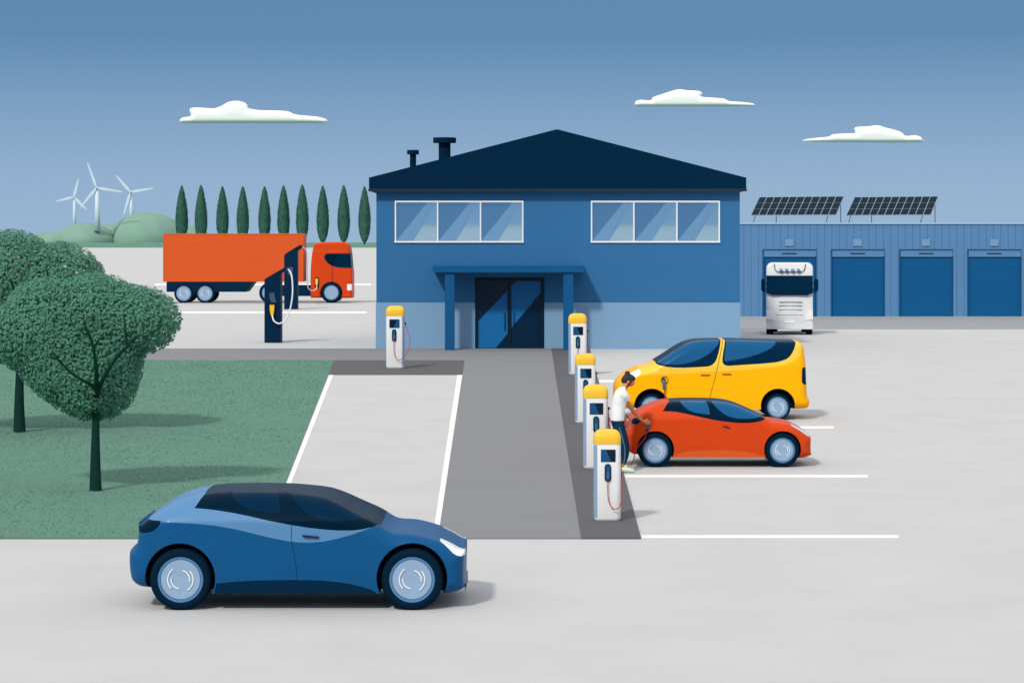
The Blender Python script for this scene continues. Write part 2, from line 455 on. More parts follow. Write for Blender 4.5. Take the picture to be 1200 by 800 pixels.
# ------------------------------------------------------------------ warehouse with roller doors
def warehouse():
    d = dist(371); s = F / d; X = lambda p: (p - 1030) / s; Z = lambda p: (371 - p) / s
    o = thing('warehouse', 'long ribbed blue warehouse with a row of roller doors', 'building', (at(1030, 371, d).x, d, 0))
    x0, x1, zt = X(846), X(1460), Z(261.5); dep = 16
    doors = [(X(893.3 + 80 * i), X(957 + 80 * i)) for i in range(7)]
    zl, zs = Z(292), Z(301)
    w = MB()
    w.box(x0, x1, .15, dep, 0, zt - .06)
    st = 8.6 / s; g = .03
    n = int((x1 - x0) / st)
    for i in range(n):
        a, b = x0 + i * st, x0 + (i + 1) * st
        cuts = [(a, b, 0)]
        for l, h in doors:
            nxt = []
            for (p, q, z) in cuts:
                if q <= l or p >= h or z: nxt.append((p, q, z)); continue
                if p < l: nxt.append((p, l, 0))
                nxt.append((max(p, l), min(q, h), 1))
                if q > h: nxt.append((h, q, 0))
            cuts = nxt
        for p, q, z in cuts:
            if q - p > .01:
                w.box(p, q, .025, .15, zl if z else 0, zt - .06)
                w.box(p + (g / 2 if p == a else 0), q - (g / 2 if q == b else 0), 0, .025, zl if z else 0, zt - .06)
    w.build('wall', ware_m, o)
    MB().box(x0 - .05, x1 + .05, -.06, dep + .05, zt - .06, zt + .03).build('roof', cap_m, o)
    for l, h in doors:
        q = MB(); zb = .02
        k = 5
        for j in range(k):
            za, zc = zb + (zs - zb) * j / k, zb + (zs - zb) * (j + 1) / k
            q.box(l + .09, h - .05, .10, .149, za + .003, zc - .002)
        q.box(l + .09, h - .05, .118, .1495, zb, zs)
        rd = q.build('roller_door', shutter_m, o)
        MB().box(l + .09, h - .02, .02, .148, zs, zl - .06, .01).build('shutter_box', lintel_m, rd)
        MB().box((l + h) / 2 - .42, (l + h) / 2 + .42, .006, .02, (zs + zl) / 2 - .06, (zs + zl) / 2 - .0).build('slot', seam_m, rd)
        f = MB(); f.box(l, l + .09, -.012, .148, 0, zl); f.box(l, h, -.012, .148, zl - .055, zl - .002) if False else None
        f.box(h - .02, h, -.012, .148, 0, zl); f.box(l + .09, h - .02, -.012, .148, zl - .055, zl - .002)
        f.build('door_frame', shutter_m, rd)
        cx = (l + h) / 2
        MB().box(cx - .26, cx + .24, -.06, -.001, Z(288.3), Z(280.5), .01).build('lamp_plate', lamp_m, o)
    # two tilted solar arrays standing on the flat roof
    for i, (bl, br, tl) in enumerate((((880, 252), (979, 252), (889.5, 230.5)), ((992, 252), (1090, 252), (1001, 230.5)))):
        ds = d + 4.0
        ps = at(bl[0], bl[1], ds); m = (bl[0] + 50 - 600) / F
        W = (br[0] - bl[0]) * ds / F; dx = (tl[0] - bl[0]) * ds / F; dz = (bl[1] - tl[1]) * ds / F
        tilt = math.radians(34)
        yaw = -(math.asin(dx / dz * math.tan(tilt) / math.sqrt(1 + m * m)) + math.atan(m))
        W /= math.cos(yaw) - m * math.sin(yaw); Ls = dz / math.sin(tilt)
        u = Vector((math.cos(yaw), math.sin(yaw), 0)); vv = Vector((-math.sin(yaw), math.cos(yaw), 0)) * math.cos(tilt) + Vector((0, 0, 1)) * math.sin(tilt)
        nn = u.cross(vv).normalized()
        zr = zt + .03
        t = thing('solar_array', ['solar array on the warehouse roof, beside the office building',
                                  'solar array on the warehouse roof, farther from the office building'][i], 'solar panel', (ps.x, ps.y, zr),
                  group='solar arrays on the warehouse roof')
        O = Vector((0, 0, ps.z - zr))
        def pl(a, b, c): return O + u * a + vv * b + nn * c
        def bx(m_, a0, a1, b0, b1, c0, c1):
            vs = [pl(a, b, c) for c in (c0, c1) for b in (b0, b1) for a in (a0, a1)]
            m_.add(vs, [(0, 2, 3, 1), (4, 5, 7, 6), (0, 1, 5, 4), (2, 6, 7, 3), (0, 4, 6, 2), (1, 3, 7, 5)])
        b = MB(); bx(b, 0, W, 0, Ls, -.05, -.01); b.build('backing_frame', grid_m, t)
        c = MB(); nc = 11; gg = .02
        for q in range(nc):
            for r in range(3): bx(c, W * q / nc + gg, W * (q + 1) / nc - gg, Ls * r / 3 + gg, Ls * (r + 1) / 3 - gg, -.009, .006)
        c.build('solar_cells', panel_m, t)
        for a, bb in ((.25, .12), (W - .5, .12), (1.1, Ls * .9), (W - .15, Ls * .9)):
            p = pl(a, bb, -.05)
            foot = Vector((p.x + (-.16 if bb < 1 else 0), p.y, 0))
            MB().tube([p, foot], .022, 6).build('leg', steel_m, t)


warehouse()


# ------------------------------------------------------------------ vehicles: shells lofted from their side profile
def resample(P, step):
    out = []
    for a, b in zip(P[:-1], P[1:]):
        n = max(1, int(round(math.hypot(b[0] - a[0], b[1] - a[1]) / step)))
        out += [(a[0] + (b[0] - a[0]) * k / n, a[1] + (b[1] - a[1]) * k / n) for k in range(n)]
    return out + [P[-1]]


def smooth2d(P, n=5):
    return [(p.x, p.y) for p in spline([(a, b, 0) for a, b in P], n)]


class Shell:
    """profile: photo pixels of the upper outline from its left lower end to its right lower end.
    bottom: list from right to left of points or ('arch', cx, cy, r, y_right, y_left)"""
    def __init__(s, root, d, hw, profile, bottom, belt, tumble, R, taper=.1, tpow=4, tfar=None, step=.06, crown=.02, close_smooth=4, sill=.05):
        s.root, s.d, s.hw = root, d, hw
        s.X0 = root.location.x; s.R = R; s.tumble = tumble; s.taper = taper; s.tpow = tpow; s.sill = sill; s.crown = crown
        P = smooth2d(profile, close_smooth) if close_smooth else profile
        top = []
        tf = tfar if tfar is not None else hw * 2 * (1 - tumble * .5) - R
        for i, p in enumerate(P):
            a, b = P[max(i - 1, 0)], P[min(i + 1, len(P) - 1)]
            L = math.hypot(b[0] - a[0], b[1] - a[1]) + 1e-9
            nz = max(0.0, (b[0] - a[0]) / L)
            t = .12 + (tf - .12) * nz
            top.append((s.lx(p[0], .12), s.lz(p[1], t)))
        bot = []; tags = []
        for b in bottom:
            if b[0] == 'arch':
                _, cx, cy, r, yr, yl = b
                a0 = math.asin(max(-1, min(1, (yr - cy) / r))); a1 = PI - math.asin(max(-1, min(1, (yl - cy) / r)))
                # sweep counter-clockwise over the top in screen space: angle measured with y down
                n = 22
                for k in range(n + 1):
                    an = a0 - (a0 + (2 * PI - a1)) * k / n
                    bot.append((s.lx(cx + r * math.cos(an), .05), s.lz(cy + r * math.sin(an), .05))); tags.append('arch' if k < n else 'under')
            else:
                bot.append((s.lx(b[0], .1), s.lz(b[1], .1))); tags.append('under')
        # top part resampled
        tr = resample(top, step)
        s.poly = tr + bot
        s.tags = ['body'] * (len(tr) - 1) + ['under'] + tags
        s.tags = s.tags[:len(s.poly)]
        s.nt = len(tr)
        A = np.array(tr); s.segA, s.segB = A[:-1], A[1:]
        s.zb = belt if belt < 10 else s.lz(belt, .1)
        s.zt = max(p[1] for p in tr); xs = [p[0] for p in tr]
        s.xc, s.hl = (min(xs) + max(xs)) / 2, (max(xs) - min(xs)) / 2
        s.step = step
        s.regions = []

    def lx(s, px, t): return (px - 600) * (s.d + t) / F - s.X0
    def lz(s, py, t): return HC - (py - YH) * (s.d + t) / F

    def base(s, x, z):
        u = np.clip((z - s.zb) / (s.zt - s.zb), 0, 1.2)
        e = np.clip(np.abs(x - s.xc) / s.hl, 0, 1)
        lo = np.clip((s.zb * .55 - z) / (s.zb * .55), 0, 1)
        return s.hw * (1 - s.tumble * u ** 1.25 - s.taper * e ** s.tpow - s.sill * lo ** 2)

    def dd(s, x, z):
        P = np.stack([x, z], 1)[:, None, :]; A = s.segA[None]; B = s.segB[None]
        AB = B - A; t = np.clip(((P - A) * AB).sum(2) / (AB * AB).sum(2).clip(1e-9), 0, 1)
        return np.sqrt(((P - A - AB * t[..., None]) ** 2).sum(2)).min(1)

    def Y(s, x, z):
        x = np.asarray(x, float); z = np.asarray(z, float)
        q = np.clip(1 - s.dd(x, z) / s.R, 0, 1)
        return s.base(x, z) - s.R * (1 - np.sqrt(np.clip(1 - q * q, 0, 1)))

    def y_at(s, x, z): return float(s.Y([x], [z])[0])

    def region(s, name, m, px, split=True, strip=False, under=None, tt=0.0):
        P = []
        for p in px:
            z = s.lz(p[1], .1)
            u = max(0, min(1.2, (z - s.zb) / (s.zt - s.zb)))
            t = s.hw * s.tumble * u ** 1.25 + .02 + tt
            P.append((s.lx(p[0], .03 + min(tt, .1)), s.lz(p[1], t)))
        s.regions.append((name, m, P, split, strip, under)); return s

    def strip_line(s, name, m, px, w, **k):
        """thin line region of w px width along a polyline"""
        P = [Vector((a, b)) for a, b in px]; L = []; Rr = []
        for i, p in enumerate(P):
            t = (P[min(i + 1, len(P) - 1)] - P[max(i - 1, 0)]).normalized(); n = Vector((-t.y, t.x)) * w / 2
            L.append(tuple(p + n)); Rr.append(tuple(p - n))
        return s.region(name, m, L + Rr[::-1], **k)

    def build(s, body_m, body_name='body'):
        poly = s.poly
        pv = [Vector(p) for p in poly]; faces_in = [list(range(len(pv)))]
        n0 = len(pv)
        for (_, _, P, *_r) in s.regions:
            Q = resample(P + [P[0]], s.step)[:-1]
            faces_in.append(list(range(len(pv), len(pv) + len(Q)))); pv += [Vector(q) for q in Q]
        edges = [(f[i], f[(i + 1) % len(f)]) for f in faces_in for i in range(len(f))]
        PA = np.array(poly)
        x0, z0 = PA.min(0); x1, z1 = PA.max(0)
        gx, gzz = np.meshgrid(np.arange(x0, x1, s.step), np.arange(z0, z1, s.step))
        gx = (gx + (np.arange(gx.shape[0]) % 2)[:, None] * s.step / 2).ravel(); gzz = gzz.ravel()
        ins = poly_in(gx, gzz, poly); gx, gzz = gx[ins], gzz[ins]
        keep = s.dd(gx, gzz) > s.R * .9
        pts = list(zip(gx[keep], gzz[keep]))
        # rings that follow the rounded edge
        T = poly[:s.nt]
        ring = []
        for k in (.05, .15, .3, .5, .75, 1.0):
            for i in range(1, s.nt - 1):
                a, b = T[i - 1], T[i + 1]; L = math.hypot(b[0] - a[0], b[1] - a[1]) + 1e-9
                ring.append((T[i][0] + (b[1] - a[1]) / L * s.R * k, T[i][1] - (b[0] - a[0]) / L * s.R * k, s.R * k))
        ra = np.array(ring); ok = poly_in(ra[:, 0], ra[:, 1], poly) & (s.dd(ra[:, 0], ra[:, 1]) > ra[:, 2] * .97)
        pts += [(a, b) for a, b, _ in ra[ok]]
        pv += [Vector((float(a), float(b))) for a, b in pts]
        V, E, Fc, *_ = delaunay_2d_cdt(pv, edges, [], 0, 1e-5)
        VA = np.array([(v.x, v.y) for v in V]); FA = np.array([f[:3] for f in Fc])
        cen = VA[FA].mean(1)
        ins = poly_in(cen[:, 0], cen[:, 1], poly)
        FA, cen = FA[ins], cen[ins]
        reg = np.full(len(FA), -1)
        for i, r in enumerate(s.regions): reg[poly_in(cen[:, 0], cen[:, 1], r[2])] = i
        YA = s.Y(VA[:, 0], VA[:, 1])
        # analytic normals
        e = .008
        gxn = (s.Y(VA[:, 0] + e, VA[:, 1]) - s.Y(VA[:, 0] - e, VA[:, 1])) / (2 * e)
        gzn = (s.Y(VA[:, 0], VA[:, 1] + e) - s.Y(VA[:, 0], VA[:, 1] - e)) / (2 * e)
        NN = np.stack([-gxn, -np.ones_like(gxn), -gzn], 1)
        NN /= np.linalg.norm(NN, axis=1)[:, None]
        dA = s.dd(VA[:, 0], VA[:, 1])
        # 2D outline normal of each polygon vertex
        nP = len(poly); on = np.zeros((nP, 2))
        for i in range(nP):
            a, b = poly[i - 1], poly[(i + 1) % nP]
            if i == 0: a = poly[0]
            if i == s.nt - 1: b = poly[i]
            L = math.hypot(b[0] - a[0], b[1] - a[1]) + 1e-9
            on[i] = (-(b[1] - a[1]) / L, (b[0] - a[0]) / L)
        bi = np.where(dA < .004)[0]
        for i in bi:
            j = int(np.argmin(((PA[:s.nt] - VA[i]) ** 2).sum(1)))
            NN[i] = (on[j][0], -.05, on[j][1])
        # orientation: near side faces -y
        a, b, c = VA[FA[:, 0]], VA[FA[:, 1]], VA[FA[:, 2]]
        cr = (b[:, 0] - a[:, 0]) * (c[:, 1] - a[:, 1]) - (b[:, 1] - a[:, 1]) * (c[:, 0] - a[:, 0])
        FA[cr < 0] = FA[cr < 0][:, ::-1]
        near = np.stack([VA[:, 0], -YA, VA[:, 1]], 1); far = near * [1, -1, 1]
        farN = NN * [1, -1, 1]
        groups = {}

        def put(key, m, name, vs, fs, ns):
            g = groups.setdefault(key, {'m': m, 'name': name, 'v': [], 'f': [], 'n': []})
            k = len(g['v']); g['v'] += vs; g['f'] += [tuple(i + k for i in q) for q in fs]; g['n'] += ns

        for r in sorted(set(reg.tolist())):
            sel = FA[reg == r]; u, inv = np.unique(sel, return_inverse=True); fl = inv.reshape(-1, 3)
            name, m, split = (body_name, body_m, False) if r < 0 else (s.regions[r][0], s.regions[r][1], s.regions[r][3])
            put((r, 0), m, name, near[u].tolist(), fl.tolist(), NN[u].tolist())
            put((r, 1 if split else 0), m, name, far[u].tolist(), fl[:, ::-1].tolist(), farN[u].tolist())
        # strip across the car, from the near edge over roof, nose, underside
        yb = s.Y(PA[:, 0], PA[:, 1])
        K = 8
        for i in range(nP):
            j = (i + 1) % nP; tg = s.tags[i]
            mid = (PA[i] + PA[j]) / 2
            # region of the nearest triangle
            r = -1; key = None; ends = None
            if tg == 'body':
                q = int(np.argmin(((cen - mid) ** 2).sum(1))); r = int(reg[q])
                if r >= 0 and s.regions[r][4] == 'ends': ends = r
                else: ends = None
                if r >= 0 and s.regions[r][4] is not True: r = s.regions[r][5] if s.regions[r][5] is not None and s.regions[s.regions[r][5]][4] is True else -1
                key = (r, 0); m, name = (body_m, body_name) if r < 0 else (s.regions[r][1], s.regions[r][0])
            else:
                key = ('u', 0); m, name = under_m, 'underbody'
            vs, fs, ns = [], [], []
            for k in range(K + 1):
                t = -1 + 2 * k / K
                bul = s.crown * (1 - t * t) if tg == 'body' else 0
                for q in (i, j):
                    nn = on[q]
                    if tg != 'body':
                        L = math.hypot(*(PA[j] - PA[i])) + 1e-9; nn = (-(PA[j] - PA[i])[1] / L, (PA[j] - PA[i])[0] / L)
                    vs.append((PA[q][0] + nn[0] * bul, t * yb[q], PA[q][1] + nn[1] * bul))
                    ns.append((nn[0], t * .05, nn[1]))
            for k in range(K): fs.append((2 * k, 2 * k + 1, 2 * k + 3, 2 * k + 2))
            if ends is not None:
                rg = s.regions[ends]
                for sl, gi in ((range(0, 1), 0), (range(K - 1, K), 1)):
                    k0 = 2 * sl[0]; put((ends, gi), rg[1], rg[0], vs[k0:k0 + 4], [(0, 1, 3, 2)], ns[k0:k0 + 4])
                fs = fs[1:K - 1]
            put(key, m, name, vs, fs, ns)
        # closed inner wheel housings
        A = [i for i in range(nP) if s.tags[i] == 'arch']
        runs = []
        for i in A:
            if runs and runs[-1][-1] == i: runs[-1].append((i + 1) % nP)
            else: runs.append([i, (i + 1) % nP])
        for run in runs:
            for sg in (-1, 1):
                put(('u', 0), under_m, 'underbody', [(PA[q][0], sg * (s.hw - .34), PA[q][1]) for q in run], [tuple(range(len(run)))], [(0, sg, 0)] * len(run))
        s.parts = {}
        order = sorted(groups, key=lambda k: (0 if k[0] == -1 else 1, str(k[0]).zfill(3), k[1]))
        for key in order:
            g = groups[key]
            par = s.root
            if isinstance(key[0], int) and key[0] >= 0 and s.regions[key[0]][5] is not None: par = s.parts.get((s.regions[key[0]][5], 0), s.root)
            ids = {}; nv, nn2, rm = [], [], []
            for p, q in zip(g['v'], g['n']):
                kk = (round(p[0], 4), round(p[1], 4), round(p[2], 4))
                if kk not in ids: ids[kk] = len(nv); nv.append(p); nn2.append(np.array(q, float))
                else: nn2[ids[kk]] = nn2[ids[kk]] + np.array(q, float)
                rm.append(ids[kk])
            fs = [tuple(dict.fromkeys(rm[i] for i in q)) for q in g['f']]
            g['f'] = [q for q in fs if len(q) > 2]; g['v'] = nv; g['n'] = [q / (np.linalg.norm(q) + 1e-9) for q in nn2]
            o = link(g['name'], g['v'], g['f'], g['m'], par)
            me = o.data; me.shade_smooth()
            ln = np.array(g['n'])[[l.vertex_index for l in me.loops]]
            fn = np.zeros((len(me.loops), 3))
            for p in me.polygons:
                fn[p.loop_start:p.loop_start + p.loop_total] = p.normal
            bad = (ln * fn).sum(1) < 0.05
            ln[bad] = fn[bad]
            me.normals_split_custom_set(ln.tolist())
            s.parts[key] = o
        return s

    def decal(s, name, m, px, parent=None, th=.012, y=None):
        """small solid pad of a photo-pixel polygon standing on the near side surface"""
        P = []
        for p in px:
            z = s.lz(p[1], .1); u = max(0, min(1.2, (z - s.zb) / (s.zt - s.zb))); t = s.hw * s.tumble * u ** 1.25 + .02
            P.append((s.lx(p[0], t), s.lz(p[1], t)))
        a = sum(p[0] * q[1] - q[0] * p[1] for p, q in zip(P, P[1:] + P[:1]))
        if a < 0: P = P[::-1]
        ys = s.Y([p[0] for p in P], [p[1] for p in P]); n = len(P)
        v = [(p[0], -q - th, p[1]) for p, q in zip(P, ys)] + [(p[0], -q + .004, p[1]) for p, q in zip(P, ys)]
        return link(name, v, [tuple(range(n))] + [(i + n, (i + 1) % n + n, (i + 1) % n, i) for i in range(n)], m, parent or s.root)


def wheel(parent, x, z, y, r, rr, w, near=True, marks=True, ringk=.87, face=None):
    """tyre with its outer face at local y, axle along y"""
    sg = 1 if near else -1
    prof = [(rr * .96, .012), (rr * 1.01, .0), (r * .9, -.004), (r * .975, .02), (r, .06), (r, w - .06), (r * .97, w - .02), (r * .9, w), (rr * .9, w)]
    t = MB().lathe([(a, h * sg) for a, h in prof], (x, y, z), 'Y', 48, False).build('wheel', tyre_m, parent, 50)
    g = MB().lathe([(rr, .03 * sg), (rr, .006 * sg), (rr * ringk, .012 * sg), (rr * ringk, .03 * sg)], (x, y, z), 'Y', 48, False).build('rim_ring', ring_m, t, 40)
    MB().lathe([(rr * ringk, .028 * sg), (rr * ringk * .97, .012 * sg), (rr * .55, .016 * sg), (rr * .16, .022 * sg), (0.001, .022 * sg)], (x, y, z), 'Y', 48, False).build('rim', face or rim_m, t, 40)
    if marks and near:
        q = MB()
        for rad, a0, a1 in ((.55, 125, 222), (.40, 172, 262), (.40, -12, 76), (.55, -56, 42)):
            v = []; f = []; n = 14; hw_ = .022
            for k in range(n + 1):
                a = math.radians(a0 + (a1 - a0) * k / n)
                for rd in (rad - hw_, rad + hw_):
                    for yy in (.004, .02): v.append((x + rr * rd * math.cos(a), y + yy, z + rr * rd * math.sin(a)))
            for k in range(n):
                b = k * 4
                f += [(b, b + 2, b + 6, b + 4), (b + 1, b, b + 4, b + 5), (b + 2, b + 3, b + 7, b + 6)]
            f += [(0, 1, 3, 2), (n * 4, n * 4 + 2, n * 4 + 3, n * 4 + 1)]
            q.add(v, f)
        q.build('wheel_spoke', white_m, t)
    return t


def Zm(ox, oy, k, pts): return [(ox + k * a, oy + k * b) for a, b in pts]


def vehicle_root(name, label, cat, base_y, cx, hw):
    d = dist(base_y)
    return thing(name, label, cat, (at(cx, base_y, d).x, d + hw, 0)), d


def wheels(sh, centres, base_y, rpx, rimpx, w=.2, **k):
    kx = F / sh.d
    for cx, cy in centres:
        r = rpx / kx
        wheel(sh.root, sh.lx(cx, .03), r, -sh.hw + .03, r, rimpx / kx, w, True, **k)
        wheel(sh.root, sh.lx(cx, .03), r, sh.hw - .03, r, rimpx / kx, w, False, **k)


def blue_car():
    hw = .86
    root, d = vehicle_root('hatchback_car', 'blue hatchback with pale blue shoulder band parked nearest the camera', 'car', 716, 348, hw)
    z = lambda p: Zm(130, 540, .35833, p)
    prof = z([(130, 416), (95, 413), (72, 400), (60, 380), (55, 335), (56, 300), (62, 275), (78, 255), (85, 240), (86, 215), (88, 195), (110, 170), (140, 145), (175, 121), (210, 102), (245, 89), (280, 81), (315, 76), (350, 73), (440, 71),
              (560, 73), (640, 80), (680, 86), (710, 95), (745, 110), (780, 127), (850, 160), (912, 192), (980, 198), (1040, 212), (1075, 225), (1110, 243), (1140, 265), (1153, 285), (1155, 305), (1154, 340), (1153, 380), (1156, 400), (1160, 410), (1148, 422), (1130, 430), (1107, 435), (1085, 436)])
    wc = [(211.3, 677.2), (482.8, 677.2)]
    bot = [('arch', 482.8, 677.2, 41.5, 696.2, 694.5), ('arch', 211.3, 677.2, 41.5, 694.5, 689)]
    sh = Shell(root, d, hw, prof, bot, 612, .28, .17, .10, 5, tfar=1.28)
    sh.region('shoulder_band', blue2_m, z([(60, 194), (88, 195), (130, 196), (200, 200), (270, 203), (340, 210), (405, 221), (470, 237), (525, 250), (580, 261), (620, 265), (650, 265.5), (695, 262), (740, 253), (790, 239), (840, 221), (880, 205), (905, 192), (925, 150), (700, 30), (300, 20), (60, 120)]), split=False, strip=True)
    sh.region('glasshouse', gl2_m, z([(270, 153), (285, 126), (300, 106), (320, 88), (344, 74), (350, 40), (560, 30), (720, 60), (900, 150), (914, 190), (895, 203), (860, 215), (825, 222), (790, 226), (745, 226), (700, 223), (645, 217), (590, 208), (520, 195), (450, 179), (400, 169), (350, 161), (310, 156)]), split=False, strip=True)
    sh.region('side_window', gl_m, z([(374, 79), (384, 104), (397, 124), (420, 144), (450, 156), (500, 165), (551, 170), (548, 140), (540, 108), (528, 78)]), under=1)
    sh.region('side_window', gl_m, z([(556, 79), (575, 104), (597, 130), (625, 157), (655, 178), (690, 190), (740, 195), (800, 194), (850, 189), (893, 181), (850, 163), (780, 131), (705, 97), (640, 84)]), under=1)
    sh.region('sill', navy_m, z([(338, 440), (345, 399), (410, 393), (480, 389), (600, 387.5), (680, 389), (740, 394), (785, 401), (825, 411), (855, 421), (884, 440)]), split=True)
    sh.region('taillight', gl2_m, z([(60, 194.5), (162, 196), (160, 207), (150, 220), (138, 229), (125, 234), (100, 237), (60, 238)]))
    sh.region('headlight', lampw_m, z([(1028, 227), (1060, 229), (1090, 235), (1117, 245), (1140, 259), (1160, 280), (1162, 298), (1146, 300), (1130, 295), (1118, 287), (1106, 275), (1090, 261), (1062, 243)]), strip='ends', tt=.42)
    sh.strip_line('door_seam', seam_m, z([(591, 210), (591, 240), (593, 270), (600, 305), (606, 340), (608, 365), (607, 387)]), .8)
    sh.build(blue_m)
    sh.decal('door_handle', seam_m, z([(627, 240), (640, 242), (668, 244.5), (680, 245), (681, 249), (668, 249.5), (640, 247.5), (628, 245)]), th=.025)
    wheels(sh, wc, 716, 36.6, 27.2, .2)
    return sh


def red_car():
    hw = .80
    root, d = vehicle_root('sports_car', 'orange-red low car being plugged in by the woman, in front of the yellow van', 'car', 548, 843, hw)
    z = lambda p: Zm(725, 456, .2, p)
    prof = z([(112, 383), (90, 381), (75, 374), (62, 355), (55, 335), (50, 300), (48, 272), (54, 247), (64, 225), (75, 205), (77, 190), (78, 172), (88, 155), (100, 141), (130, 118), (160, 100), (195, 82), (230, 68), (260, 60), (290, 55), (350, 50), (440, 48), (560, 50), (620, 55), (650, 60), (680, 68), (720, 83), (760, 100), (830, 133), (885, 163), (915, 166), (950, 170), (1010, 181), (1060, 205), (1090, 225), (1112, 247), (1128, 272), (1131, 300), (1130, 340), (1132, 365), (1137, 380), (1125, 391), (1110, 397), (1090, 402), (1068, 404)])
    wc = [(768, 526.5), (917, 526.5)]
    bot = [('arch', 917, 526.5, 21.8, 536.8, 535.6), ('arch', 768, 526.5, 21.8, 535.6, 532.6)]
    sh = Shell(root, d, hw, prof, bot, 490, .26, .16, .12, 5, tfar=1.22)
    sh.region('sill_band', red2_m, z([(318, 410), (324, 384), (360, 373), (400, 365), (480, 358), (560, 355), (630, 355), (700, 359), (760, 367), (810, 379), (858, 396), (862, 410)]), split=True)
    sh.region('glasshouse', gl2_m, z([(259, 128), (275, 104), (290, 84), (310, 66), (332, 52), (340, 20), (640, 20), (760, 60), (880, 140), (888, 163), (868, 175), (835, 186), (790, 194), (755, 197), (720, 197), (680, 195), (640, 190), (600, 186), (560, 179), (480, 163), (400, 144), (340, 132), (300, 129)]), split=False, strip=True)
    sh.region('side_window', glb_m, z([(358, 56), (366, 74), (378, 92), (398, 113), (420, 126), (450, 136), (490, 143), (535, 147), (534, 125), (528, 95), (512, 56)]), under=1)
    sh.region('side_window', glb_m, z([(540, 56), (560, 88), (575, 105), (590, 120), (610, 138), (632, 152), (660, 163), (690, 170), (725, 173), (760, 172), (800, 167), (830, 162), (864, 155), (845, 142), (800, 122), (755, 101), (710, 83), (675, 71), (620, 60)]), under=1)
    sh.region('taillight', gl2_m, z([(50, 171), (145, 171), (149, 178), (138, 188), (120, 195), (112, 205), (50, 207)]))
    sh.region('headlight', lampc_m, z([(1006, 202), (1030, 203), (1052, 207), (1075, 215), (1095, 226), (1112, 243), (1130, 258), (1130, 270), (1112, 269), (1098, 260), (1083, 249), (1066, 237), (1048, 225)]), strip='ends', tt=.4)
    sh.strip_line('bonnet_crease', red2_m, z([(905, 176), (950, 180), (985, 187), (1015, 199)]), 1.0)
    sh.build(red_m)
    sh.decal('door_handle', seam_m, z([(608, 213), (622, 214), (638, 218), (652, 226), (650, 230), (636, 223), (622, 218.5), (609, 217.5)]), th=.02)
    wheels(sh, wc, 548, 20.4, 15, .2)
    return sh


def van():
    hw = .98
    root, d = vehicle_root('passenger_van', 'yellow van with blue windows charging beside the orange-red car', 'van', 492.5, 836, hw)
    z = lambda p: Zm(715, 385, .2042, p)
    prof = z([(140, 458), (70, 458), (50, 450), (38, 430), (34, 400), (33, 360), (36, 325), (46, 300), (62, 278), (84, 258), (110, 241), (160, 217), (200, 204), (245, 193), (285, 168), (330, 140), (365, 117), (400, 95), (425, 81), (450, 70), (480, 61), (510, 56), (560, 53.5), (640, 52.5), (720, 53), (800, 55), (900, 57), (1000, 59), (1060, 60), (1082, 63), (1097, 71), (1106, 83), (1114, 103), (1119, 130), (1125, 200), (1128, 260), (1131, 330), (1133, 372), (1139, 388), (1147, 403), (1148, 425), (1145, 445), (1132, 457), (1110, 461), (1062, 462)])
    wc = [(763.5, 475.2), (911.5, 475.2)]
    bot = [('arch', 911.5, 475.2, 20.2, 479.3, 479.5), ('arch', 763.5, 475.2, 20.2, 479.5, 478.6)]
    sh = Shell(root, d, hw, prof, bot, 430, .16, .2, .09, 6, tfar=1.62)
    sh.region('shoulder_band', yel_hi_m, z([(100, 262), (200, 264), (300, 262), (450, 254), (600, 244), (700, 240), (800, 233), (880, 226), (950, 217), (1005, 206), (1050, 189), (1080, 167), (1100, 140), (1112, 112), (1122, 80), (1100, 20), (300, 20), (90, 200)]), split=False, strip=True)  # shoulder highlight painted as a lighter yellow band
    sh.region('windscreen', gl_m, z([(244, 193), (240, 180), (330, 110), (400, 50), (440, 20), (650, 20), (643, 54), (634, 95), (624, 135), (614, 168), (604, 188), (590, 204), (575, 213), (556, 217), (490, 221), (420, 224), (370, 223), (325, 219), (280, 209)]), split=False, strip=True)
    sh.region('rear_glass', gl_m, z([(668, 54), (668, 20), (1080, 20), (1076, 60), (1070, 88), (1060, 115), (1050, 135), (1038, 153), (1024, 167), (1008, 177), (980, 186), (950, 193), (900, 198), (850, 202), (770, 207), (685, 213), (667, 212), (653, 206), (645, 193), (644, 175), (650, 135), (660, 85)]), split=False, strip=True)
    sh.region('side_window', glb_m, z([(258, 192), (300, 170), (340, 148), (375, 127), (410, 105), (435, 91), (460, 79), (490, 69), (520, 63), (634, 62), (628, 82), (610, 105), (585, 130), (555, 153), (520, 172), (485, 186), (450, 196), (415, 203), (380, 206), (340, 206), (300, 203)]), under=1)
    sh.region('side_window', glb_m, z([(672, 66), (960, 74), (948, 93), (925, 112), (890, 130), (850, 146), (805, 160), (760, 171), (710, 181), (668, 187), (657, 183), (655, 172), (662, 120)]), under=2)
    sh.region('headlight', lampw_m, z([(112, 246), (128, 238), (150, 234), (172, 236), (177, 250), (168, 266), (150, 278), (130, 276), (116, 268)]))
    sh.region('taillight', gl_m, z([(1108, 224), (1150, 221), (1150, 327), (1114, 322), (1104, 312), (1101, 298), (1102, 245), (1104, 232)]))
    sh.strip_line('door_seam', seam_m, z([(655, 52), (640, 115), (628, 170), (610, 245), (597, 300), (583, 350), (572, 392), (560, 440), (552, 470)]), .7)
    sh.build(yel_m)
    for a, y in ((520, 266), (643, 261)):
        sh.decal('door_handle', seam_m, z([(a, y - 1.8), (a + 51, y - 1.8), (a + 51, y + 1.8), (a, y + 1.8)]), th=.025)
    wheels(sh, wc, 492.5, 15.5, 12.6, .22)
    return sh


BLUECAR, REDCAR, VAN = blue_car(), red_car(), van()


